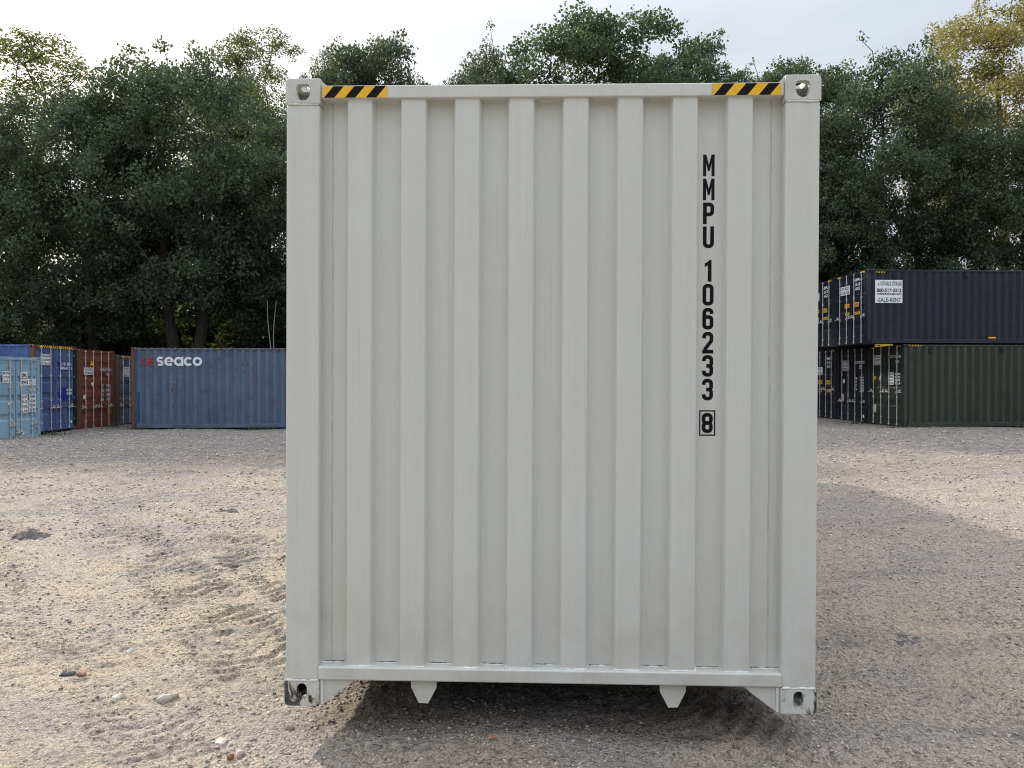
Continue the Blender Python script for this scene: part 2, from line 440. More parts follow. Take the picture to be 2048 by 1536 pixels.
def build_ground():
    xs = np.concatenate([-np.geomspace(30, 900, 26)[::-1], axis_lines(-29.6, 29.6, 0.0, 0.0125, 0.0082)[1:-1], np.geomspace(30, 900, 26)])
    ys = [2.55]
    while ys[-1] < 46: ys.append(ys[-1] + 0.0042 * ys[-1])
    ys = np.concatenate([-np.geomspace(0.8, 300, 24)[::-1], np.linspace(-0.5, 2.5, 40), np.array(ys), np.geomspace(47, 1500, 40)])
    X, Y = np.meshgrid(xs, ys)
    Z = ground_height(X, Y)
    V = np.stack([X.ravel(), Y.ravel(), Z.ravel()], 1)
    nx, ny = len(xs), len(ys)
    i = np.arange(ny - 1)[:, None] * nx + np.arange(nx - 1)[None, :]
    Fq = np.stack([i, i + 1, i + nx + 1, i + nx], -1).reshape(-1, 4)
    m = NT('dirt_and_gravel')
    big = m.noise(0.33, 6, 0.6, None, 0.5)
    mid = m.noise(1.7, 6, 0.65, None, 0.4)
    fine = m.noise(16, 6, 0.7)
    grain = m.noise(95, 3, 0.6)
    sand = m.mix(m.ramp(mid, 0.3, 0.7), (0.61, 0.50, 0.375), (0.74, 0.62, 0.475))
    grey = m.mix(m.ramp(fine, 0.3, 0.7), (0.30, 0.275, 0.26), (0.57, 0.515, 0.465))
    k = m.ramp(m.math('ADD', m.math('MULTIPLY', big, 0.6), m.math('MULTIPLY', mid, 0.5)), 0.48, 0.66)
    a = m.mix(k, sand, grey)
    # the back of the yard is darker, coarser stone
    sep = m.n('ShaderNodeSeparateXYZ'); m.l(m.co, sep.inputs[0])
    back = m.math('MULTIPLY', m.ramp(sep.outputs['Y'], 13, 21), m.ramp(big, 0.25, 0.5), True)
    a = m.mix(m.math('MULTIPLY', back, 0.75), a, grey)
    # right-hand side tinted pinker and paler, to lift the container's shade there
    pink = m.math('MULTIPLY', m.ramp(sep.outputs['X'], 0.5, 2.5), 0.35)
    a = m.mix(pink, a, (0.67, 0.565, 0.475))
    # stones in the dirt
    vo = m.n('ShaderNodeTexVoronoi', Scale=44.0); m.l(m.co, vo.inputs['Vector'])
    vs_ = m.n('ShaderNodeSeparateColor'); m.l(vo.outputs['Color'], vs_.inputs[0])
    peb = m.math('MULTIPLY', m.ramp(vs_.outputs[0], 0.55, 0.62), m.ramp(vo.outputs['Distance'], 0.5, 0.32), True)
    pc = m.mix(vs_.outputs[1], (0.14, 0.13, 0.125), (0.66, 0.59, 0.52))
    a = m.mix(m.math('MULTIPLY', peb, 0.75), a, pc)
    a = m.mix(m.ramp(grain, 0.3, 0.72, 0.0, 1.0), a, m.mix(0.72, a, (0.06, 0.05, 0.045)), 'MIX')
    g2 = m.noise(34, 4, 0.7)
    a = m.mix(m.ramp(g2, 0.53, 0.64, 0, 0.7), a, (0.15, 0.13, 0.12))
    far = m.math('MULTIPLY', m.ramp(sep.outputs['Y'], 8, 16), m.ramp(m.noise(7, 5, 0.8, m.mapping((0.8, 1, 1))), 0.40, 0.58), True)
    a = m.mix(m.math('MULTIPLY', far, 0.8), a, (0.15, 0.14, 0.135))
    clump = m.math('ADD', m.math('MULTIPLY', m.noise(1.5, 7, 0.72, m.mapping((0.55, 1.5, 1), (3, 1, 0)), 0.5), 1.0), m.math('MULTIPLY', m.noise(22, 4, 0.7), 0.55))
    a = m.mix(m.ramp(clump, 0.80, 0.96, 0, 0.72), a, m.mix(m.ramp(grain, .35, .65), (0.10, 0.092, 0.088), (0.26, 0.24, 0.225)))
    damp = m.ramp(m.noise(0.9, 7, 0.7, m.mapping((1, 1.5, 1), (4, 7, 0))), 0.63, 0.72, 0, 0.6)
    a = m.mix(damp, a, (0.20, 0.17, 0.155))
    # leaf litter and weeds on the bank
    lit = m.mix(m.ramp(m.noise(1.3, 6, 0.7), 0.35, 0.65), (0.05, 0.035, 0.022), (0.06, 0.075, 0.025))
    a = m.mix(m.ramp(sep.outputs['Y'], 32.5, 35.0), a, lit)
    a = m.mix(m.ramp(sep.outputs['Y'], -18.0, -24.0), a, lit)  # same dark colour on the hill added behind the camera
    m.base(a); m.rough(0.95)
    m.bsdf.inputs['Specular IOR Level'].default_value = 0.2
    h = m.math('ADD', m.math('MULTIPLY', fine, 1.0), m.math('ADD', m.math('MULTIPLY', grain, 0.35), m.math('MULTIPLY', peb, 0.35)))
    m.bump(m.math('ADD', h, m.math('MULTIPLY', g2, 0.7)), 1.0, 0.045)
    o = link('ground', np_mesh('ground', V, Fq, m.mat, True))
    tag(o, kind='structure')
    o['label'] = 'rutted sandy dirt yard with gravel and tyre tracks'
    return o
build_ground()
def gz(x, y): return float(ground_height(np.array([float(x)]), np.array([float(y)]))[0])

def at(px, py_or_d, d=None):
    """point on the ground seen at photo pixel (px,py)"""
    py = py_or_d
    dd = F_PX * CAM_Z / (py - HORIZON)
    return ((px - 1024) / F_PX * dd, dd)

# ---------------------------------------------------------------- corner castings (shared meshes)
CAST = {}
CX, CY, CZ = 0.178, 0.162, 0.118
def oval(w, h, n=10, flat_top=False):
    """outline of a casting aperture in (u,v), centred"""
    r = w / 2; pts = []
    s = h / 2 - r
    if flat_top:
        for k in range(n + 1):
            a = math.pi + math.pi * k / n
            pts.append((r * math.cos(a) * 1.0, -h / 2 + r + r * math.sin(a)))
        pts += [(r * 1.06, h * 0.24), (r * 0.86, h * 0.44), (r * 0.45, h * 0.5), (-r * 0.45, h * 0.5), (-r * 0.86, h * 0.44), (-r * 1.06, h * 0.24)]
        return pts
    for k in range(n + 1):
        a = math.pi * k / n
        pts.append((r * math.cos(a), s + r * math.sin(a)))
    for k in range(n + 1):
        a = math.pi + math.pi * k / n
        pts.append((r * math.cos(a), -s + r * math.sin(a)))
    return pts
def prism(pts3a, pts3b):
    mb = MB(); n = len(pts3a)
    mb.add(list(pts3a) + list(pts3b), [tuple(range(n)), tuple(range(2 * n - 1, n - 1, -1))] + [(i, n + i, n + (i + 1) % n, (i + 1) % n) for i in range(n)])
    return mb
def make_casting(top):
    """outer faces at x=0 (end), y=0 (side), z=0 (bottom) or z=CZ (top); extends to +x,+y"""
    bm = bmesh.new(); bmesh.ops.create_cube(bm, size=1)
    for v in bm.verts: v.co = Vector(((v.co.x + .5) * CX, (v.co.y + .5) * CY, (v.co.z + .5) * CZ))
    zo = CZ if top else 0.0
    big = [e for e in bm.edges if all(abs(v.co.y) < 1e-6 and abs(v.co.z - zo) < 1e-6 for v in e.verts)]
    bmesh.ops.bevel(bm, geom=big, offset=0.022, segments=4, affect='EDGES', profile=0.5)
    sharp = [e for e in bm.edges if e.calc_face_angle(0) > 0.6]
    bmesh.ops.bevel(bm, geom=sharp, offset=0.005, segments=2, affect='EDGES', profile=0.5)
    me = bpy.data.meshes.new('casting_body'); bm.to_mesh(me); bm.free()
    body = link('casting_body', me)
    cutters = []
    c = MB(); t = 0.028; c.box(t, CX - 0.02, t, CY - 0.02, t, CZ - t); cutters.append(c.build('cut', []))
    ov = oval(0.062, 0.076, 10, True) if top else oval(0.046, 0.079)
    vz = CZ * 0.45 if top else CZ * 0.57
    uy = 0.083
    cutters.append(prism([(-0.02, uy + u, vz + v) for u, v in ov], [(t + 0.01, uy + u, vz + v) for u, v in ov]).build('cut', []))
    ov2 = oval(0.05, 0.07)
    cutters.append(prism([(0.089 + u, -0.02, vz + v) for u, v in ov2], [(0.089 + u, t + 0.01, vz + v) for u, v in ov2]).build('cut', []))
    ov3 = oval(0.06, 0.11)
    z0, z1 = (CZ - t - 0.01, CZ + 0.02) if top else (-0.02, t + 0.01)
    cutters.append(prism([(0.089 + v, uy + u, z0) for u, v in ov3], [(0.089 + v, uy + u, z1) for u, v in ov3]).build('cut', []))
    for k in cutters:
        md = body.modifiers.new('b', 'BOOLEAN'); md.operation = 'DIFFERENCE'; md.solver = 'EXACT'; md.object = k
    dg = bpy.context.evaluated_depsgraph_get()
    res = bpy.data.meshes.new_from_object(body.evaluated_get(dg))
    for k in cutters + [body]: bpy.data.objects.remove(k, do_unlink=True)
    return res
def casting_mesh(top, flipx, flipy, mat):
    key = (top, flipx, flipy, mat.name)
    if key in CAST: return CAST[key]
    bk = (top,)
    if bk not in CAST: CAST[bk] = make_casting(top)
    me = CAST[bk].copy()
    me.materials.clear(); me.materials.append(mat)
    if flipx or flipy:
        me.transform(Matrix.Diagonal((-1 if flipx else 1, -1 if flipy else 1, 1, 1)))
        if flipx != flipy: me.flip_normals()
    CAST[key] = me
    return me

# ---------------------------------------------------------------- corrugated sheets
def wave(u0, u1, pitch, flat_out, slope, depth, first_in, rnd=0.0):
    """profile points (u, inset): 0 = outer face, depth = recessed"""
    pts = [(u0, depth)]
    u = u0 + first_in
    flat_in = pitch - flat_out - 2 * slope
    while u + 2 * slope + flat_out < u1 - 0.01:
        pts += [(u, depth), (u + slope, 0), (u + slope + flat_out, 0), (u + 2 * slope + flat_out, depth)]
        u += pitch
    pts.append((u1, depth))
    if rnd <= 0: return pts
    res = [pts[0]]
    for i in range(1, len(pts) - 1):
        p0, p1, p2 = map(lambda q: Vector((q[0], q[1])), pts[i - 1:i + 2])
        a = (p0 - p1); b = (p2 - p1)
        if a.length < 1e-6 or b.length < 1e-6: continue
        r = min(rnd, a.length * .45, b.length * .45)
        q0 = p1 + a.normalized() * r; q2 = p1 + b.normalized() * r
        for t in (0, .33, .67, 1):
            q = q0 * (1 - t) ** 2 + p1 * 2 * t * (1 - t) + q2 * t * t
            res.append((q.x, q.y))
    res.append(pts[-1])
    return res
def sheet(profile, fn, a, b, nv=1):
    """extrude profile from a to b; fn(u, inset, w) -> point"""
    mb = MB(); n = len(profile)
    rows = [a + (b - a) * k / nv for k in range(nv + 1)]
    vs = [fn(u, d, w) for w in rows for (u, d) in profile]
    fs = [(r * n + i, r * n + i + 1, (r + 1) * n + i + 1, (r + 1) * n + i) for r in range(nv) for i in range(n - 1)]
    mb.add(vs, fs)
    return mb

W = 2.438
# ---------------------------------------------------------------- lettering
def arc(cx, cy, r, a0, a1, n=8):
    return [(cx + r * math.cos(R(a0 + (a1 - a0) * k / n)), cy + r * math.sin(R(a0 + (a1 - a0) * k / n))) for k in range(n + 1)]
def stroke(pts, t, closed=False):
    """quads of a flat brush stroke along pts"""
    P = [Vector(p) for p in pts]; n = len(P); Lf, Rt = [], []
    for i in range(n):
        if closed: a, b = P[i - 1], P[(i + 1) % n]
        else: a, b = P[max(i - 1, 0)], P[min(i + 1, n - 1)]
        d0 = (P[i] - a); d1 = (b - P[i])
        if d0.length < 1e-9: d0 = d1
        if d1.length < 1e-9: d1 = d0
        d0 = d0.normalized(); d1 = d1.normalized()
        t_ = (d0 + d1).normalized(); nn = Vector((-t_.y, t_.x))
        k = 1 / max(0.5, nn.dot(Vector((-d0.y, d0.x))))
        Lf.append(P[i] + nn * t / 2 * k); Rt.append(P[i] - nn * t / 2 * k)
    q = []
    for i in range(n if closed else n - 1):
        j = (i + 1) % n
        q.append([Lf[i], Rt[i], Rt[j], Lf[j]])
    return q
def glyph(ch, w, h, t):
    """list of (layer, polygon) in a w x h box"""
    a, b = t / 2, w - t / 2; r = (b - a) / 2; xc = w / 2; lo, hi = t / 2, h - t / 2; hm = h / 2
    S = lambda pts, c=False, ly=0: [(ly, q) for q in stroke(pts, t, c)]
    rect = lambda x0, y0, x1, y1, ly=0: [(ly, [(x0, y0), (x1, y0), (x1, y1), (x0, y1)])]
    q = r * 0.80
    TOP = lambda hi_, rev=False: (arc(a + q, hi_ - q, q, 180, 90, 5) + arc(b - q, hi_ - q, q, 90, 0, 5)) if not rev else (arc(b - q, hi_ - q, q, 0, 90, 5) + arc(a + q, hi_ - q, q, 90, 180, 5))
    BOT = lambda lo_: arc(a + q, lo_ + q, q, 180, 270, 5) + arc(b - q, lo_ + q, q, 270, 360, 5)
    if ch == '0': return S(TOP(hi, True) + BOT(lo), True)
    if ch == 'U': return S([(a, h)] + BOT(lo) + [(b, h)])
    if ch == '1':
        x0 = xc - t * 0.1
        return [(0, [(x0, 0), (x0 + t, 0), (x0 + t, h), (x0 + t * .42, h), (x0, h - t * .45)]), (0, [(x0, h - t * .45), (x0 - t * .85, h - t * .98), (x0 - t * .85, h - t * 1.95), (x0, h - t * 1.45)])]
    if ch == 'P':
        hp = hm - .05 * h
        return rect(0, 0, t, h) + S([(t, hi)] + arc(b - q, hi - q, q, 90, 0, 5) + arc(b - q, hp + q, q, 0, -90, 5) + [(t, hp)])
    if ch == 'M':
        m = t * .84
        return [(0, [(0, 0), (m, 0), (m, .60 * h), (m, h), (0, h)]), (0, [(w - m, 0), (w, 0), (w, h), (w - m, h), (w - m, .6 * h)]),
                (0, [(m, .60 * h), (xc - t * .25, .24 * h), (xc, .24 * h), (xc, .52 * h), (m, h)]), (0, [(xc, .24 * h), (xc + t * .25, .24 * h), (w - m, .6 * h), (w - m, h), (xc, .52 * h)])]
    if ch == '2': return S([(a, h * .70)] + TOP(hi) + [(b, h * .64), (b - t * .1, h * .57), (a + t * .12, t)]) + rect(0, 0, w, t, 1)
    if ch == '3':
        q2 = r * .7
        up = [(a, h * .72)] + TOP(hi) + arc(b - q2, hm + q2, q2, 0, -90, 5) + [(xc - t * .35, hm)]
        dn = [(a, h * .28)] + BOT(lo) + arc(b - q2, hm - q2, q2, 0, 90, 5) + [(xc - t * .35, hm)]
        return S(up) + S(dn, False, 1)
    if ch == '6': return S([(b, h * .72)] + TOP(hi, True) + BOT(lo) + arc(b - q, h * .58 - q, q, 0, 90, 5) + [(a + t / 2, h * .58)])
    if ch == '8':
        return S(TOP(hi, True) + BOT(hm), True) + S(TOP(hm, True) + BOT(lo), True, 1)
    return []

def text_polys(s, size, bold=0.0, squeeze=1.0):
    """flat text mesh data from the built-in font: verts (u,v), faces, width"""
    cu = bpy.data.curves.new('txt', 'FONT'); cu.body = s; cu.size = size; cu.offset = bold * size
    cu.resolution_u = 3
    ob = bpy.data.objects.new('txt', cu); col.objects.link(ob)
    dg = bpy.context.evaluated_depsgraph_get()
    me = bpy.data.meshes.new_from_object(ob.evaluated_get(dg))
    vs = [(v.co.x * squeeze, v.co.y) for v in me.vertices]; fs = [tuple(p.vertices) for p in me.polygons]
    bpy.data.objects.remove(ob, do_unlink=True); bpy.data.curves.remove(cu); bpy.data.meshes.remove(me)
    xs = [v[0] for v in vs] or [0]
    return vs, fs, max(xs) - min(xs), min(xs)

def put_text(mb, s, fit_w, size, place, mi=0, bold=0.02):
    """add text to mb; place(u,v)->point, u from 0..fit_w"""
    vs, fs, w, x0 = text_polys(s, size, bold)
    k = fit_w / w if fit_w else 1.0
    mb.add([place((u - x0) * k, v) for u, v in vs], fs, mi)

# ---------------------------------------------------------------- container
def corner_posts(root, L, H, mat, mats=None, bev=0.006):
    for sx in (0, 1):
        for sy in (-1, 1):
            mb = MB()
            x0, x1 = (0.004, 0.12) if sx == 0 else (L - 0.12, L - 0.004)
            y0, y1 = sorted((sy * (W / 2 - 0.004), sy * (W / 2 - 0.158)))
            mb.box(x0, x1, y0, y1, CZ, H - CZ, bev, 3)
            mb.build('corner_post', (mats or {}).get((sx, sy), mat), root, False)

def castings(root, L, H, mat, mats=None):
    for sx in (0, 1):
        for sy in (-1, 1):
            for top in (False, True):
                m = (mats or {}).get((sx, sy, top), mat)
                me = casting_mesh(top, sx == 1, sy == 1, m)
                o = link('corner_casting', me, root, (L if sx else 0, sy * W / 2, H - CZ if top else 0))

def side_panel(root, L, H, mat, sy, z0=0.165, z1=None, pitch=0.278, rnd=0.006):
    z1 = z1 or H - 0.062
    prof = wave(0.12, L - 0.12, pitch, 0.07, 0.068, 0.036, 0.05, rnd)
    yo = sy * (W / 2 - 0.012)
    mb = sheet(prof, lambda u, d, w: (u, yo - sy * d, w), z0, z1)
    return mb.build('side_panel', mat, root)

def rails(root, L, H, mat, rail_mat=None):
    for sy in (-1, 1):
        mb = MB(); y0, y1 = sorted((sy * (W / 2 - 0.006), sy * (W / 2 - 0.066)))
        mb.box(CX, L - CX, y0, y1, H - 0.078, H - 0.018, 0.005, 1)
        mb.build('top_side_rail', rail_mat or mat, root)
        mb = MB(); y0, y1 = sorted((sy * (W / 2 - 0.008), sy * (W / 2 - 0.07)))
        mb.box(CX, L - CX, y0, y1, 0.03, 0.168, 0.005, 1)
        mb.build('bottom_side_rail', mat, root)

def roof_floor(root, L, H, mat, under):
    prof = wave(0.1, L - 0.1, 0.209, 0.07, 0.0, 0.02, 0.03)
    prof = [(u, d) for u, d in prof]
    mb = MB()
    pr = wave(0.1, L - 0.1, 0.209, 0.09, 0.015, 0.02, 0.03)
    mb = sheet(pr, lambda u, d, w: (u, w, H - 0.008 - d), -W / 2 + 0.03, W / 2 - 0.03)
    mb.build('roof_panel', mat, root)
    mb = MB()
    mb.box(0.1, L - 0.1, -W / 2 + 0.08, W / 2 - 0.08, 0.17, 0.20)
    x = 0.5
    while x < L - 0.4:
        mb.box(x, x + 0.05, -W / 2 + 0.09, W / 2 - 0.09, 0.05, 0.168); x += 0.4
    mb.build('underframe', under, root)

def end_wall(root, L, H, mat, x, flip):
    """plain corrugated end with header and sill"""
    s = -1 if flip else 1
    prof = wave(-W / 2 + 0.15, W / 2 - 0.15, 0.248, 0.116, 0.012, 0.041, 0.11, 0.0)
    mb = sheet(prof, lambda u, d, w: (x + s * (0.02 + d), u, w), 0.165, H - 0.09)
    mb.build('end_panel', mat, root)
    x0, x1 = sorted((x + s * 0.008, x + s * 0.09))
    mb = MB(); mb.box(x0, x1, -W / 2 + CY, W / 2 - CY, H - 0.095, H - 0.03, 0.004, 1); mb.build('end_header', mat, root)
    mb = MB(); mb.box(x0, x1, -W / 2 + CY, W / 2 - CY, 0.05, 0.185, 0.004, 1); mb.build('end_sill', mat, root)

def hazard(u0, u1, v0, v1, n, place, lean=0.5, first=0.25, start_black=False):
    """yellow and black slanted stripes as abutting pieces; material 0 yellow, 1 black"""
    mb = MB(); L = u1 - u0; h = v1 - v0; sl = h * lean * 2
    cuts = [u0 - sl]
    p = (L + sl) / (2 * n + 1)
    for k in range(1, 2 * n + 1): cuts.append(u0 - sl + p * k)
    cuts.append(u1)
    def clip(poly, lim, keep_less):
        res = []
        for i in range(len(poly)):
            a, b = poly[i], poly[(i + 1) % len(poly)]
            ina = (a[0] <= lim) == keep_less or abs(a[0] - lim) < 1e-9
            inb = (b[0] <= lim) == keep_less or abs(b[0] - lim) < 1e-9
            if ina: res.append(a)
            if ina != inb:
                t = (lim - a[0]) / (b[0] - a[0]); res.append((lim, a[1] + t * (b[1] - a[1])))
        return res
    for k in range(2 * n + 1):
        a, b = cuts[k], cuts[k + 1]
        poly = [(a, v0), (b if k < 2 * n else u1 + 0, v0), (b + sl, v1), (a + sl, v1)]
        if k == 0: poly[0] = (u0 - sl * 2, v0); poly[3] = (u0 - sl, v1)
        poly = clip(poly, u0, False)
        if len(poly) > 2: poly = clip(poly, u1, True)
        if len(poly) > 2:
            mb.poly([place(u, v) for u, v in poly], (k % 2) if not start_black else 1 - k % 2)
    return mb

def door_end(root, H, paint, rodm, spec, frame_mat=None, handle_z=0.42):
    """two door leaves with lock rods on the end at x=0 (viewer looks along +x; viewer's left is +y)"""
    fm = frame_mat or paint
    mb = MB(); mb.box(0.006, 0.10, -W / 2 + CY, W / 2 - CY, H - 0.115, H - 0.012, 0.004, 1)
    head = mb.build('door_header', spec.get('header', fm), root)
    mb = MB(); mb.box(0.006, 0.12, -W / 2 + CY, W / 2 - CY, 0.02, 0.15, 0.004, 1); mb.build('door_sill', fm, root)
    z0, z1 = 0.155, H - 0.12
    nrec = spec.get('rec', 4)
    for sy in (1, -1):                                   # left leaf, right leaf
        ya, yb = sorted((sy * 0.012, sy * (W / 2 - 0.165)))
        mb = MB()
        # leaf skin folded into horizontal troughs
        prof = [(z0, 0.0)]
        step = (z1 - z0) / (nrec + 1)
        for k in range(1, nrec + 1):
            zc = z0 + step * k
            prof += [(zc - 0.115, 0), (zc - 0.06, 0.034), (zc + 0.06, 0.034), (zc + 0.115, 0)]
        prof.append((z1, 0))
        vs = []; 
        yi0, yi1 = ya + 0.07, yb - 0.07
        for (z, d) in prof: vs += [(0.034 + d, yi0, z), (0.034 + d, yi1, z)]
        mb.add(vs, [(2 * i, 2 * i + 1, 2 * i + 3, 2 * i + 2) for i in range(len(prof) - 1)])
        mb.box(0.028, 0.075, ya, yi0, z0, z1, 0.003, 1); mb.box(0.028, 0.075, yi1, yb, z0, z1, 0.003, 1)
        mb.box(0.026, 0.03, yi0 + 0.002, yi1 - 0.002, z0, z0 + 0.07); mb.box(0.026, 0.03, yi0 + 0.002, yi1 - 0.002, z1 - 0.07, z1)
        leaf = mb.build('door', spec.get('leaf', paint), root)
        # gasket
        mb = MB()
        for yy in (ya - 0.009, yb + 0.0005): mb.box(0.036, 0.06, yy, yy + 0.0085, z0, z1)
        mb.build('gasket', M['rubber'], leaf)
        # two lock rods per leaf
        wy = yb - ya
        for fr, hz in ((0.27, handle_z), (0.77, handle_z + spec.get('hstep', 0.0))):
            y = (ya + wy * fr)
            mb = MB()
            mb.tube([(0.004, y, 0.05), (0.004, y, H - 0.035)], 0.017, 8)
            for zz in (0.085, H - 0.07):
                mb.box(-0.016, 0.03, y - 0.045, y + 0.045, zz - 0.02, zz + 0.02, 0.004, 1)
            for zz in (0.30, H * 0.36, H * 0.64, H - 0.30):
                mb.box(-0.012, 0.028, y - 0.035, y + 0.035, zz - 0.028, zz + 0.028, 0.004, 1)
            mb.build('lock_rod', rodm, leaf)
            mb = MB(); s2 = 1 if (fr > .5) else -1
            hz2 = 0.2 + hz * H
            mb.tube([(-0.02, y, hz2), (-0.032, y + s2 * 0.08, hz2 + 0.012), (-0.03, y + s2 * 0.34, hz2 - 0.008)], [0.017, 0.015, 0.012], 6)
            mb.box(-0.03, 0.02, y - 0.03, y + 0.03, hz2 - 0.04, hz2 + 0.04, 0.004, 1)
            mb.box(-0.022, 0.026, y + s2 * 0.17 - 0.03, y + s2 * 0.17 + 0.03, hz2 + 0.02, hz2 + 0.10, 0.004, 1)
            mb.build('handle', rodm, leaf)
        # hinges
        for k in range(4):
            zz = z0 + 0.2 + (z1 - z0 - 0.4) * k / 3
            yo = sy * (W / 2 - 0.158)
            a, b = sorted((yo - sy * 0.075, yo + sy * 0.05))
            mb = MB(); mb.box(-0.003, 0.027, a, b, zz - 0.028, zz + 0.028, 0.004, 1)
            mb.tube([(0.0, yo, zz - 0.05), (0.0, yo, zz + 0.05)], 0.016, 6)
            mb.build('hinge', spec.get('hinge', fm), leaf)
        leaf_key = 'left' if sy == 1 else 'right'
        wl = yb - ya
        for (kind, u0, u1, v0, v1, *rest) in spec.get(leaf_key, []):
            # u measured from viewer's left of this leaf, v up from the container's base
            pl = (lambda u, v, yb=yb, e=0.0: (0.0225 - e, yb - u, v))
            mb = MB()
            if kind in ('placard', 'plate', 'block'):
                lines = rest[0] if rest else []
                t = 0.0055
                a, b = pl(u0, v0), pl(u1, v1)
                mb.box(0.0225, 0.0255, b[1], a[1], v0, v1, 0)
                hh = (v1 - v0) / max(1, len(lines))
                for i, s in enumerate(lines):
                    vb = v1 - hh * (i + 0.80)
                    put_text(mb, s, (u1 - u0) * 0.84, hh * 0.82, lambda u, v, vb=vb: (0.0205, yb - (u0 + (u1 - u0) * .08 + u), vb + v), 1, 0.02)
                mats = rest[1] if len(rest) > 1 else [M['white'], M['ink']]
                mb.build({'placard': 'placard', 'plate': 'serial_plate', 'block': 'sticker'}[kind], mats, leaf)
            elif kind == 'text':
                lines = rest[0]; hh = (v1 - v0) / len(lines)
                for i, s in enumerate(lines):
                    if not s: continue
                    vb = v1 - hh * (i + 0.85)
                    put_text(mb, s, (u1 - u0), hh * 0.95, lambda u, v, vb=vb: (0.0205, yb - (u0 + u), vb + v), 0, 0.03)
                mb.build('lettering', rest[1] if len(rest) > 1 else M['marking'], leaf)
            elif kind == 'tri':
                um = (u0 + u1) / 2
                tri = [(u0, v1), (u1, v1), (um, v0)] if rest and rest[0] == 'down' else [(u0, v0), (u1, v0), (um, v1)]
                mb.poly([(0.0205, yb - u, v) for u, v in tri], 0)
                mb.build('warning_triangle', rest[1] if len(rest) > 1 else M['yellow'], leaf)
            elif kind == 'disc':
                r = (u1 - u0) / 2; um, vm = (u0 + u1) / 2, (v0 + v1) / 2
                mb.poly([(0.0205, yb - um - r * math.cos(2 * math.pi * k / 16), vm + (v1 - v0) / 2 * math.sin(2 * math.pi * k / 16)) for k in range(16)])
                mb.build('round_sticker', M['white'], leaf)
    return head

def container(label, L, H, loc, rotz, paint, group=None, rodm=None, doors=None, posts=None, cast=None, cmats=None, rail=None, handle_z=0.42, frame=None, roof=None):
    root = empty('shipping_container', loc, rotz)
    tag(root, label, 'shipping container', group)
    corner_posts(root, L, H, frame or paint, posts)
    castings(root, L, H, cast or frame or paint, cmats)
    rails(root, L, H, paint, rail)
    roof_floor(root, L, H, roof or paint, M['under'])
    for sy in (-1, 1): side_panel(root, L, H, paint, sy)
    if doors is not None: door_end(root, H, paint, rodm or M['zinc'], doors, frame, handle_z)
    else: end_wall(root, L, H, paint, 0.0, False)
    end_wall(root, L, H, paint, L, True)
    return root

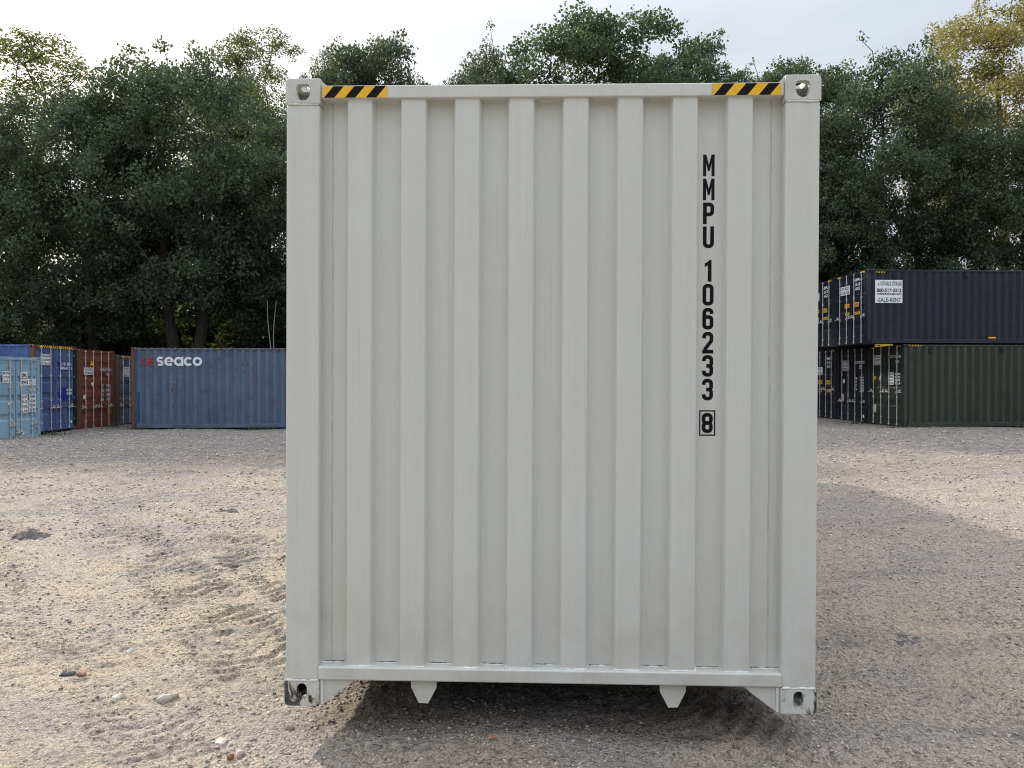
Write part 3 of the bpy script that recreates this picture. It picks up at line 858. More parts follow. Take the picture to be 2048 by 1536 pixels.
# ---------------------------------------------------------------- the light grey container in front
HC, STD = 2.896, 2.591
def front_container():
    L, H = 12.192, HC
    pl, pr_ = Vector((-1.0516, 3.549)), Vector((1.378, 3.474))
    zl, zr = 0.160, 0.1495
    mid = (pl + pr_) / 2
    d = (pr_ - pl).normalized()                           # along the end, to the right
    root = empty('shipping_container', (mid.x, mid.y, (zl + zr) / 2), math.atan2(d.y, d.x) + math.pi / 2)
    roll = math.atan2(zl - zr, (pr_ - pl).length)
    root.rotation_euler = (roll, 0, math.atan2(d.y, d.x) + math.pi / 2)
    tag(root, 'large light grey shipping container end with black vertical code letters, standing in the foreground', 'shipping container')
    g = M['grey']
    # local: +x away from the camera, +y to the viewer's left
    corner_posts(root, L, H, g, None, 0.010)
    castings(root, L, H, g, {(0, 1, False): M['grey_scuffed'], (0, -1, False): M['grey_chipped']})
    rails(root, L, H, g)
    roof_floor(root, L, H, g, M['under'])
    for sy in (-1, 1): side_panel(root, L, H, g, sy)
    end_wall(root, L, H, g, L, True)
    # corrugated end: eight ridges
    prof = wave(-W / 2 + 0.135, W / 2 - 0.135, 0.2487, 0.112, 0.013, 0.046, 0.286 - 0.135 + 0.001, 0.0065)
    n = len(prof)
    zb, zt = 0.178, H - 0.088
    mb = sheet([(u, dd) for u, dd in prof], lambda u, dd, w: (0.020 + dd, u, w), zb, zt, 1)
    mb.build('end_panel', g, root, True)
    # header, sill
    mb = MB(); mb.box(0.010, 0.095, -W / 2 + CY + .001, W / 2 - CY - .001, H - 0.091, H - 0.031, 0.006, 3); mb.build('end_header', g, root)
    # small sloping gussets beside the top castings
    for sy in (-1, 1):
        mb = MB(); y0 = sy * (W / 2 - CY)
        mb.add([(0.012, y0, H - 0.032), (0.012, y0 - sy * 0.028, H - 0.032), (0.012, y0, H - 0.006), (0.09, y0, H - 0.032), (0.09, y0 - sy * 0.028, H - 0.032), (0.09, y0, H - 0.006)],
               [(0, 1, 2), (3, 5, 4), (0, 3, 4, 1), (1, 4, 5, 2), (2, 5, 3, 0)])
        mb.build('header_gusset', g, root)
    mb = MB(); mb.box(0.002, 0.082, -W / 2 + CY - 0.006, W / 2 - CY + 0.006, 0.1215, 0.183, 0.007, 3); mb.build('end_sill', g, root)
    # gusset plates under the sill
    for sy in (-1, 1):
        y0 = sy * (W / 2 - CY); 
        tri = [(y0 + sy * 0.012, 0.121), (y0 - sy * 0.168, 0.121), (y0 - sy * 0.012, 0.002), (y0 + sy * 0.012, 0.002)]
        m2 = prism([(0.014, y, z) for y, z in tri], [(0.026, y, z) for y, z in tri])
        m2.build('gusset_plate', g, root)
        # fold line beside the casting
        mb = MB(); mb.box(0.0075, 0.0135, min(y0 - sy * 0.006, y0 - sy * 0.02), max(y0 - sy * 0.006, y0 - sy * 0.02), 0.006, 0.119, 0.002, 1); mb.build('weld_strip', M['weld'], root)
    # tapered plates closing the gooseneck tunnel beams, and the beams behind them
    for cy, s in ((0.575, 1), (-0.575, -1)):
        shp = [(-0.060, 0.1205), (0.060, 0.1205), (0.058, 0.085), (0.022, 0.013), (-0.021, 0.011), (-0.050, 0.066), (-0.060, 0.085)]
        shp = [(cy + s * u, z) for u, z in shp]
        prism([(0.028, y, z) for y, z in shp], [(0.040, y, z) for y, z in shp]).build('tunnel_plate', g, root)
        mb = MB(); mb.box(0.045, 3.1, cy - 0.045, cy + 0.045, 0.035, 0.16, 0.004, 1); mb.build('tunnel_beam', M['under'], root)
    # irregular weld beads along the foot of the panel, under the header, at the panel seams
    rnd = random.Random(3)
    def bead(pts, r, name='weld_bead', mat=None, jit=0.45):
        dens = []
        for i in range(len(pts) - 1):
            a, b = Vector(pts[i]), Vector(pts[i + 1]); k = max(1, int((b - a).length / 0.012))
            for j in range(k): dens.append(a.lerp(b, j / k))
        dens.append(Vector(pts[-1]))
        dens = [p + Vector((rnd.uniform(-1, 1), rnd.uniform(-1, 1), rnd.uniform(-1, 1))) * r * 0.25 for p in dens]
        mb = MB(); mb.tube(dens, [r * (1 + rnd.uniform(-jit, jit)) for _ in dens], 6)
        return mb.build(name, mat or M['weld'], root, True)
    bead([(0.019 + dd, u, zb + 0.0055) for u, dd in prof], 0.0050)
    pass
    bead([(0.021 + dd, u, zt - 0.002) for u, dd in prof], 0.0035, jit=0.25)
    run_ = []
    for u, dd in prof + [(9, 0)]:
        if dd > 0.044: run_.append(u)
        elif run_:
            a_, b_ = run_[0] + 0.004, run_[-1] - 0.004
            if b_ - a_ > 0.03: bead([(0.0655, a_ + (b_ - a_) * k / 8, zb + 0.0105 + rnd.uniform(0, .001)) for k in range(9)], 0.0016, 'weld_shadow_line', M['gap_shade'], 0.9)  # thin dark bead painted in each groove as the weld's shadow line
            run_ = []
    for sy in (-1, 1):
        yp = sy * (W / 2 - 0.205)
        bead([(0.0662, yp + rnd.uniform(-.0015, .0015), zb + 0.01 + (zt - zb - 0.02) * k / 40) for k in range(41)], 0.0032, 'panel_seam', M['seam'], 0.35)
        bead([(0.003, sy * (W / 2 - 0.012), CZ + 0.002), (0.003, sy * (W / 2 - CY + 0.006), CZ + 0.002)], 0.0055)
        bead([(0.004, sy * (W / 2 - 0.012), H - CZ - 0.002), (0.004, sy * (W / 2 - CY + 0.006), H - CZ - 0.002)], 0.0045, jit=0.25)
    bead([(0.0662, 0.076, zb + 0.01 + (zt - zb - 0.02) * k / 40) for k in range(41)], 0.0012, 'panel_seam', M['seam'], 0.9)
    bead([(0.0185, sgn * (W / 2 - CY + 0.002), z) for sgn in (1,) for z in (0.125, 0.18)], 0.004)
    # hazard tape on the header
    for u0, u1 in ((0.173, 0.469), (W - 0.486, W - 0.178)):
        mb = hazard(u0, u1, H - 0.0885, H - 0.0355, 3, lambda u, v: (0.0075, W / 2 - u, v), 0.42)
        mb.build('hazard_tape', [M['yellow'], M['black']], root)
    # vertical identification code
    def zl_of(py): return CAM_Z - (py - HORIZON) / F_PX * 3.545 - 0.151
    gw, gh, gt = 0.0515, 0.0995, 0.0168
    cy = W / 2 - 1.9505
    seq = [('M', 352.5), ('M', 400.5), ('P', 448.3), ('U', 496), ('1', 563), ('0', 611), ('6', 659), ('2', 707), ('3', 753.5), ('3', 801), ('8', 866.5)]
    for i, (ch, py) in enumerate(seq):
        z = zl_of(py); mb = MB()
        w_ = gw * (0.98 if ch != 'M' else 1.02)
        h_ = gh if i < 10 else gh * 0.93
        lean = 0.0
        for ly, poly in glyph(ch, w_, h_, gt):
            mb.poly([(0.0650 - 0.0004 * ly, cy + w_ / 2 - p[0], z + p[1]) for p in poly])
        mb.build('code_letter' if i < 4 else 'code_digit', M['black'], root)
    mb = MB(); z = zl_of(866.5)
    fw, fh = 0.068, 0.112
    for q in stroke([(-fw / 2, -0.010), (fw / 2, -0.010), (fw / 2, fh - 0.010), (-fw / 2, fh - 0.010)], 0.0058, True):
        mb.poly([(0.0650, cy - p[0], z + p[1]) for p in q])
    mb.build('check_digit_frame', M['black'], root)
    return root
front_container()

# ---------------------------------------------------------------- containers on the left
SERIAL = lambda a, b, c: [a, b, c]
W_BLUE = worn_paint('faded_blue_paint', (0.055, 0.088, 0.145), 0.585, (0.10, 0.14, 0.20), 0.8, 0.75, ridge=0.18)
W_SLATE = worn_paint('slate_blue_paint', (0.07, 0.105, 0.155), 0.64, (0.11, 0.15, 0.20))
W_RED = worn_paint('oxide_red_paint', (0.175, 0.045, 0.035), 0.64, (0.235, 0.075, 0.06))
W_COBALT = worn_paint('cobalt_blue_paint', (0.048, 0.084, 0.21), 0.64, (0.10, 0.155, 0.31), 0.8)
W_SKY = worn_paint('sky_blue_paint', (0.21, 0.34, 0.43), 0.66, (0.31, 0.46, 0.55), 0.7)
RW = [M['white'], M['ink']]
LEFT = 'closed containers in the left hand row'
# nearest, pale blue
container('pale sky blue container with white code panels on its doors, nearest in the left row', 12.192, STD, (-15.24, 23.66, -0.27), R(180), W_SKY, LEFT, M['zinc_old'],
    dict(rec=3, hstep=-0.09,
         left=[('placard', 0.45, 0.83, 1.78, 2.14, ['REV', 'CODE', '2210']), ('tri', 0.66, 0.86, 1.05, 1.2, 'down', M['white'])],
         right=[('placard', 0.20, 0.58, 1.93, 2.13, ['HJMU'], RW), ('placard', 0.20, 0.98, 1.70, 1.91, ['4943 72 1'], RW), ('text', 0.68, 0.98, 1.48, 1.66, ['4310']),
                ('placard', 0.26, 0.56, 0.83, 1.42, ['MAX.WT', 'KG', 'TARE', 'LB'], RW), ('placard', 0.66, 0.98, 0.86, 1.42, ['30480', '67200', '3850', '8490'], RW),
                ('plate', 0.30, 0.40, 0.17, 0.26, [])]),
    handle_z=0.11)
# cobalt blue
root_c = container('cobalt blue container with striped door header, between the pale blue and the red one', 12.192, HC, (-15.50, 26.17, -0.13), R(180), W_COBALT, LEFT, M['zinc_old'],
    dict(rec=4, header=M['rust'], left=[('placard', 0.22, 0.80, 2.22, 2.58, ['DANGER', 'CONTAINER', 'STORAGE'])],
         right=[('block', 0.20, 0.98, 2.05, 2.36, [], [M['deepblue'], M['ink']]), ('text', 0.24, 0.94, 2.06, 2.36, ['CLHU 8876', '45G1']),
                ('block', 0.20, 0.98, 1.02, 1.46, [], [M['deepblue'], M['ink']]), ('text', 0.62, 0.96, 1.2, 1.44, ['30.480', '3.880']), ('plate', 0.86, 0.96, 0.22, 0.31, [])]),
    posts={(0, 1): M['rust'], (0, -1): M['rubber']}, cmats={(0, 1, True): M['rust'], (0, -1, True): M['rust'], (0, 1, False): M['rust'], (0, -1, False): M['rust']}, handle_z=0.20)
hazard(-W / 2 + 0.25, W / 2 - 0.2, HC - 0.11, HC - 0.02, 17, lambda u, v: (0.0025, -u, v), 0.4).build('hazard_tape', [M['yellow'], M['black']], root_c)
# oxide red
container('rusty oxide red container with pale lock rods, next to the cobalt blue one', 12.192, HC, (-15.40, 28.62, -0.2), R(180), W_RED, LEFT, M['zinc_old'],
    dict(rec=5, left=[('tri', 0.56, 0.8, 2.32, 2.54, 'up'), ('placard', 0.16, 0.78, 1.98, 2.24, ['DANGER', 'STORAGE']), ('tri', 0.62, 0.78, 1.52, 1.7, 'down', M['white']),
                ('disc', 0.22, 0.30, 0.78, 0.86), ('placard', 0.12, 0.26, 1.10, 1.24, [])],
         right=[('text', 0.18, 0.98, 2.12, 2.24, ['GESU 5077231']), ('text', 0.62, 0.9, 1.94, 2.06, ['45G1']), ('text', 0.24, 0.42, 0.98, 1.66, ['MGW', 'TARE', 'NET', 'CUB']),
                ('text', 0.62, 0.92, 0.98, 1.66, ['30480 KG', '3900 KG', '26580', '76.4 CU']), ('block', 0.68, 0.98, 0.50, 0.74, [], [plain('dull_yellow_decal', (0.28, 0.15, 0.02), 0.6), M['ink']])]),
    posts={(0, 1): M['rust'], (0, -1): M['rust']}, cmats={(0, 1, True): M['rust'], (0, -1, True): M['rust']}, handle_z=0.20)
# slate blue, mostly behind the long one
root_e = container('slate blue container mostly hidden behind the rusty post of the long blue one', 12.192, 2.74, (-15.30, 31.10, -0.18), R(180), W_SLATE, LEFT, M['zinc_old'],
    dict(rec=4, header=M['rust'], left=[('placard', 0.30, 0.75, 1.90, 2.28, ['DANGER', 'STORAGE', 'UNIT'])], right=[]), posts={(0, 1): M['rust']}, handle_z=0.2)
hazard(-W / 2 + 0.25, W / 2 - 0.2, 2.74 - 0.11, 2.74 - 0.02, 17, lambda u, v: (0.0025, -u, v), 0.4).build('hazard_tape', [M['yellow'], M['black']], root_e)

# long faded blue container, side to the camera, white lettering
def long_blue():
    rz = R(4.0)
    c = Vector((-13.54, 27.35)); off = Vector((-math.sin(rz), math.cos(rz))) * (W / 2)
    roofm = plain('pale_roof', (0.42, 0.44, 0.45), 0.6)
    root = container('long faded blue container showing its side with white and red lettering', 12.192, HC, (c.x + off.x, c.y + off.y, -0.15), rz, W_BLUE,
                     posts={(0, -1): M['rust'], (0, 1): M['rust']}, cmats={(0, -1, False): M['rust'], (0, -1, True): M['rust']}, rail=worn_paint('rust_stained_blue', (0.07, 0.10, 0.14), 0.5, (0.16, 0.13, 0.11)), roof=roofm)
    ys = -W / 2 + 0.012 - 0.004
    rr = 0.126; t = 0.084; z0 = 2.405
    pos = lambda u, v, e=0: (u, ys - e, z0 + v)
    def letter(polys, name, mat):
        mb = MB()
        for ly, q in polys: mb.poly([pos(p[0], p[1], 0.001 * ly) for p in q])
        mb.build(name, mat, root)
    S = lambda pts, c=False, ly=0, tt=t: [(ly, q) for q in stroke(pts, tt, c)]
    x = 0.90
    R1 = rr - t * 0.05
    # s
    q = R1 * 0.52
    letter(S([(x + R1 * 1.55, R1 * 0.98), (x + R1, R1 * 1.0)] + arc(x + R1 * .72, q, q, 90, 270, 8) + arc(x + R1 * .95, -q, q, 90, -90, 8) + [(x + R1 * .2, -R1 * 1.0)]), 'logo_letter', M['marking'])
    x += 0.26 + t * .32
    c0 = x + R1
    letter(S(arc(c0, 0, R1, 0, 318, 18)) + [(1, [(c0 - R1 + t / 2, -t * .3), (c0 + R1 + t / 2, -t * .3), (c0 + R1 + t / 2, t * .3), (c0 - R1 + t / 2, t * .3)])], 'logo_letter', M['marking'])
    x += 2 * R1 + t * 1.12; c0 = x + R1
    letter(S(arc(c0, 0, R1, 0, 360, 22)[:-1], True) + [(1, [(c0 + R1 - t * .42, -R1 - t / 2), (c0 + R1 + t / 2, -R1 - t / 2), (c0 + R1 + t / 2, R1 + t / 2), (c0 + R1 - t * .42, R1 + t / 2)])], 'logo_letter', M['marking'])
    x += 2 * R1 + t * 1.12; c0 = x + R1
    letter(S(arc(c0, 0, R1, 42, 318, 18)), 'logo_letter', M['marking'])
    x += 2 * R1 + t * .82; c0 = x + R1
    letter(S(arc(c0, 0, R1, 0, 360, 22)[:-1], True), 'logo_letter', M['marking'])
    c0 = 0.50; Rg = 0.115; tg = 0.052
    letter(S(arc(c0, 0, Rg, 45, 335, 16) + [(c0 + Rg, 0.01), (c0 + 0.02, 0.01)], tt=tg), 'logo_letter', M['red_faded'])
    x0 = c0 + Rg + 0.055
    letter(S([(x0, 0.0), (x0 + 0.12, 0.0)] , tt=tg, ly=1) + S([(x0 + 0.14, 0.115), (x0, 0.115), (x0, -0.115), (x0 + 0.14, -0.115)], tt=tg), 'logo_letter', M['red_faded'])
    # touched-up patches low on the corrugation and a scrawl
    prof = wave(0.12, 12.07, 0.278, 0.07, 0.068, 0.036, 0.05, 0.0)
    mb = MB(); mb.box(0.20, 0.30, -W / 2 + 0.007, -W / 2 + 0.0095, 0.25, 1.30); mb.build('paint_patch', worn_paint('dark_blue_touch_up', (0.022, 0.048, 0.15), 0.6), root)
    mb = MB(); put_text(mb, 'B - WE', 0.42, 0.12, lambda u, v: (1.12 + u, ys, 1.62 + v), 0, 0.0); mb.build('chalk_mark', plain('faded_chalk', (0.20, 0.24, 0.30), 0.8), root)
    return root
long_blue()

# ---------------------------------------------------------------- stacked containers on the right
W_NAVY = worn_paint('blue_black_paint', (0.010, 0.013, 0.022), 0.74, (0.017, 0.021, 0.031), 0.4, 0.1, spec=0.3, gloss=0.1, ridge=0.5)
W_BLACK = worn_paint('black_paint', (0.008, 0.010, 0.019), 0.74, (0.013, 0.016, 0.027), 0.4, 0.1, spec=0.3)
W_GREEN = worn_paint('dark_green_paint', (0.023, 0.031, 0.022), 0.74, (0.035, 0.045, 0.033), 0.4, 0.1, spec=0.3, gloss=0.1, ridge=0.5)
RZ = R(3.0)
RIGHT = 'stacked containers at the right'
YB = [M['yellow'], M['ink']]
def rpos(xn, yn, row, shift=0.0):
    c = Vector((xn, yn)); across = Vector((-math.sin(RZ), math.cos(RZ)))
    p = c + across * (W / 2 + row * (W + 0.06)) + Vector((math.cos(RZ), math.sin(RZ))) * shift
    return p
def small_tape(root, H):
    for u0, u1 in ((-W / 2 + 0.2, -W / 2 + 0.5), (W / 2 - 0.5, W / 2 - 0.2)):
        hazard(u0, u1, H - 0.085, H - 0.02, 3, lambda u, v: (0.0025, -u, v), 0.4).build('hazard_tape', [M['yellow'], M['black']], root)
    hazard(0.2, 0.62, H - 0.073, H - 0.023, 4, lambda u, v: (u, -W / 2 + 0.003, v), 0.4, ).build('hazard_tape', [M['yellow'], M['black']], root)
def hooks(root, H):
    for u in (0.95, 3.55, 6.3, 9.0):
        mb = MB(); mb.tube([(u, -W / 2 + 0.004, H - 0.16), (u - 0.05, -W / 2 - 0.028, H - 0.19), (u - 0.05, -W / 2 - 0.028, H - 0.25), (u, -W / 2 + 0.004, H - 0.27)], 0.016, 6)
        mb.box(u - 0.04, u + 0.04, -W / 2 + 0.004, -W / 2 + 0.012, H - 0.30, H - 0.10, 0.003, 1)
        mb.build('lashing_hook', M['rubber'], root)
CODE = ('text', 0.28, 0.86, 2.30 - 0.36, 2.30, ['OBSU', '106 233', '22G1'])
hi_doors = dict(rec=3,
    left=[('placard', 0.26, 0.96, 1.86, 2.18, ['OUT-BACK', 'STORAGE']), ('block', 0.58, 0.94, 1.38, 1.52, ['CAUTION'], YB), ('block', 0.62, 0.94, 1.10, 1.20, ['HIGH'], YB)],
    right=[('text', 0.30, 0.62, 1.92, 2.40, ['MMPU', '204 118', '45G1']), ('block', 0.20, 0.56, 1.36, 1.52, ['CAUTION'], YB), ('block', 0.24, 0.62, 1.08, 1.18, ['HIGH'], YB)])
lo_doors = dict(rec=3,
    left=[('placard', 0.26, 0.96, 1.86, 2.18, ['OUT-BACK', 'STORAGE']), ('block', 0.58, 0.94, 1.45, 1.62, ['CAUTION'], YB), ('block', 0.62, 0.94, 1.12, 1.24, ['HIGH'], YB)],
    right=[('text', 0.30, 0.62, 2.12, 2.62, ['MMPU', '204 133', '45G1']), ('block', 0.26, 0.62, 1.45, 1.62, ['CAUTION'], YB), ('block', 0.30, 0.66, 1.12, 1.24, ['HIGH'], YB)])
z0 = -0.06
p = rpos(13.60, 26.7, 0)
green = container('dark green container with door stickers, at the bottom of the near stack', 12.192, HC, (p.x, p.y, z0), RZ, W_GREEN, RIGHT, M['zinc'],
    dict(rec=3,
         left=[('placard', 0.20, 0.72, 2.20, 2.56, ['FOR SALE', 'OR RENT', 'CALL']), ('tri', 0.22, 0.40, 1.62, 1.78, 'down'), ('disc', 0.62, 0.76, 1.62, 1.80), ('placard', 0.2, 0.40, 0.45, 0.75, [], [M['seam'], M['ink']])],
         right=[('text', 0.30, 0.96, 2.42, 2.56, ['LUT 1031765']), ('text', 0.62, 0.86, 2.24, 2.38, ['45G1']), ('placard', 0.16, 0.52, 1.48, 1.92, ['GROSS', 'TARE', 'NET', 'CUBE']), ('text', 0.60, 0.94, 1.48, 1.92, ['32500', '3750', '28750', '76.4'])]),
    handle_z=0.35)
small_tape(green, HC); hooks(green, HC)
p = rpos(13.60, 26.7, 1, 0.02)
container('black container with white code column on its door, on the ground behind the green one', 12.192, HC, (p.x, p.y, z0), RZ, W_BLACK, RIGHT, M['zinc'],
    dict(rec=4, left=[('placard', 0.22, 0.80, 2.02, 2.42, ['CALL', 'SALE', 'RENT']), ('disc', 0.28, 0.46, 1.50, 1.68), ('placard', 0.18, 0.36, 0.78, 1.08, [], [M['seam'], M['ink']])],
         right=[('placard', 0.24, 0.92, 2.28, 2.38, ['MMPU 318842'], [M['white'], M['ink']]), ('placard', 0.52, 0.76, 2.08, 2.22, ['45G1']), ('text', 0.20, 0.38, 1.22, 1.78, ['M', 'W', 'T', 'N']), ('text', 0.58, 0.90, 1.16, 1.80, ['MGW', '32500', '71650', 'TARE', '3750', '8270']), ('plate', 0.80, 0.92, 0.2, 0.3, [])]),
    handle_z=0.20)
p = rpos(13.60, 26.7, 2, 0.02)
lo3 = container('black container with yellow stickers, on the ground right beside the foreground container', 12.192, HC, (p.x, p.y, z0), RZ, W_BLACK, RIGHT, M['zinc'], lo_doors, handle_z=0.35)
p = rpos(12.33, 26.7, 0)
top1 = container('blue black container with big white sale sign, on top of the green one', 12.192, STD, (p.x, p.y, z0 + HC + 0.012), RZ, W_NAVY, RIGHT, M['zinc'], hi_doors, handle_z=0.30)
hooks(top1, STD)
for o in (top1,):
    for u0, u1 in ((-W / 2 + 0.2, -W / 2 + 0.5), (W / 2 - 0.5, W / 2 - 0.2)):
        hazard(u0, u1, STD - 0.085, STD - 0.02, 3, lambda u, v: (0.0025, -u, v), 0.4).build('hazard_tape', [M['yellow'], M['black']], o)
    hazard(0.30, 0.62, STD - 0.125, STD - 0.08, 3, lambda u, v: (u, -W / 2 + 0.0075, v), 0.4).build('hazard_tape', [M['yellow'], M['black']], o)
p = rpos(12.33, 26.7, 1, 0.02)
top2 = container('black container with bright lock rods, on the upper level beside the foreground container', 12.192, STD, (p.x, p.y, z0 + HC + 0.012), RZ, W_BLACK, RIGHT, M['zinc'], hi_doors, handle_z=0.30)
for o, hh in ((top2, STD), (lo3, HC)):
    for u0, u1 in ((-W / 2 + 0.2, -W / 2 + 0.5), (W / 2 - 0.5, W / 2 - 0.2)):
        hazard(u0, u1, hh - 0.085, hh - 0.02, 3, lambda u, v: (0.0025, -u, v), 0.4).build('hazard_tape', [M['yellow'], M['black']], o)
# white sale sign fixed to the ridges of the upper container
def sale_sign():
    mb = MB(); y = -W / 2 + 0.007
    u0, u1, v0, v1 = 0.27, 1.24, 1.42, 2.22
    mb.box(u0, u1, y - 0.004, y + 0.004, v0, v1)
    sg = mb.build('sign_board', M['white'], top1)
    for s, vb, size, ua, ub, mat in (('OUT-BACK STORAGE', 2.03, 0.19, 0.45, 1.21, M['green_ink']), ('800-517-0312', 1.80, 0.17, 0.33, 1.20, M['ink']), ('outbackstorage.com', 1.71, 0.10, 0.33, 1.20, M['ink']), ('-SALE-RENT', 1.46, 0.20, 0.33, 1.20, M['green_ink'])):
        mb = MB(); put_text(mb, s, ub - ua, size, lambda u, v: (ua + u, y - 0.0065, vb + v), 0, 0.035)
        mb.build('sign_lettering', mat, sg)
    mb = MB()
    mb.poly([(0.34, y - 0.0065, 2.03), (0.43, y - 0.0065, 2.03), (0.40, y - 0.0065, 2.07), (0.385, y - 0.0065, 2.17), (0.37, y - 0.0065, 2.07)])
    mb.build('sign_emblem', M['green_ink'], sg)
sale_sign()
mb = MB(); mb.box(4.35, 4.62, -W / 2 + 0.005, -W / 2 + 0.0095, 0.20, 0.25); mb.build('sticker', M['yellow'], top1)
# yellow tapered steel channel wedged under the overhanging end
def channel():
    shp = [(-0.31, -0.055), (-0.31, 0.055), (0.31, 0.05), (0.31, 0.012)]
    a = [(u, -0.04, v) for u, v in shp]; b = [(u, 0.04, v) for u, v in shp]
    mb = prism(a, b)
    mb.tube([(-0.25, -0.0435, 0.0), (-0.17, -0.0435, 0.0)], 0.018, 8, 1)
    yel = plain('yellow_steel', (0.50, 0.33, 0.06), 0.6, 0, 0.3)
    o = mb.build('gusset_plate', [yel, M['rubber']], top1)
    o.location = (0.62, -W / 2 + 0.07, -0.058)
    o['label'] = 'yellow tapered plate under the overhanging end'
channel()

# ---------------------------------------------------------------- trees
def leaf_material(name, dark, light, trans, yellow=None):
    m = NT(name)
    geo = m.n('ShaderNodeNewGeometry')
    oi = m.n('ShaderNodeObjectInfo')
    cl = m.noise(0.55, 3, 0.5)
    f = m.math('ADD', m.math('MULTIPLY', geo.outputs['Random Per Island'], 0.65), m.math('MULTIPLY', m.ramp(cl, 0.35, 0.65), 0.45))
    c = m.mix(m.ramp(f, 0.1, 1.0), dark, light)
    c = m.mix(m.ramp(oi.outputs['Random'], 0, 1, 0, 0.35), c, m.mix(0.5, dark, (0.06, 0.07, 0.03)))
    if yellow: c = m.mix(m.ramp(m.noise(0.9, 4, 0.6), 0.40, 0.62), c, yellow)
    m.base(c); m.rough(0.55)
    m.bsdf.inputs['Specular IOR Level'].default_value = 0.35
    tr = m.n('ShaderNodeBsdfTranslucent')
    m.l(m.mix(0.6, c, trans), tr.inputs['Color'])
    ms = m.n('ShaderNodeMixShader'); ms.inputs[0].default_value = 0.30
    m.l(m.bsdf.outputs[0], ms.inputs[1]); m.l(tr.outputs[0], ms.inputs[2])
    m.l(ms.outputs[0], m.out.inputs[0])
    return m.mat
LEAF = leaf_material('dark_green_leaves', (0.031, 0.049, 0.036), (0.098, 0.135, 0.082), (0.15, 0.21, 0.06))
LEAF_L = leaf_material('light_green_leaves', (0.05, 0.075, 0.03), (0.12, 0.145, 0.055), (0.26, 0.30, 0.06))
LEAF_G = leaf_material('golden_leaves', (0.12, 0.135, 0.035), (0.27, 0.26, 0.07), (0.42, 0.40, 0.10), (0.27, 0.20, 0.06))
LEAF_S = leaf_material('shrub_leaves', (0.03, 0.055, 0.02), (0.075, 0.11, 0.035), (0.22, 0.30, 0.04))
def bark_material():
    m = NT('bark')
    v = m.noise(5, 6, 0.7, m.mapping((3, 3, 0.5)))
    m.base(m.mix(m.ramp(v, 0.35, 0.65), (0.022, 0.018, 0.015), (0.075, 0.062, 0.05)))
    m.rough(0.95); m.bump(v, 0.6, 0.03)
    return m.mat
BARK = bark_material()

LEAF_SHAPE = np.array([(0, 0), (0.32, 0.30), (0.62, 0.28), (1.0, 0.0), (0.62, -0.28), (0.32, -0.30)])
def leaves(centres, rng, lo, hi, droop=0.45):
    """one six-cornered leaf per centre"""
    n = len(centres)
    az = rng.uniform(0, 2 * np.pi, n)
    el = rng.normal(-droop, 0.45, n)
    ax = np.stack([np.cos(az) * np.cos(el), np.sin(az) * np.cos(el), np.sin(el)], 1)
    rv = rng.normal(0, 1, (n, 3)) * 0.75 + np.array([0, 0, 1.0])
    bx = np.cross(ax, rv); bx /= np.linalg.norm(bx, axis=1, keepdims=True) + 1e-9
    s = rng.uniform(lo, hi, n)[:, None]
    nx = np.cross(ax, bx)
    V = np.empty((n, 6, 3))
    for k, (a, b) in enumerate(LEAF_SHAPE):
        V[:, k] = centres + ax * s * (a - .5) + bx * s * b * 1.25 + nx * s * (0.16 * abs(b) / .3 - .1 * (a - .5) ** 2)
    Fq = np.arange(n * 6).reshape(n, 6)
    return V.reshape(-1, 3), Fq

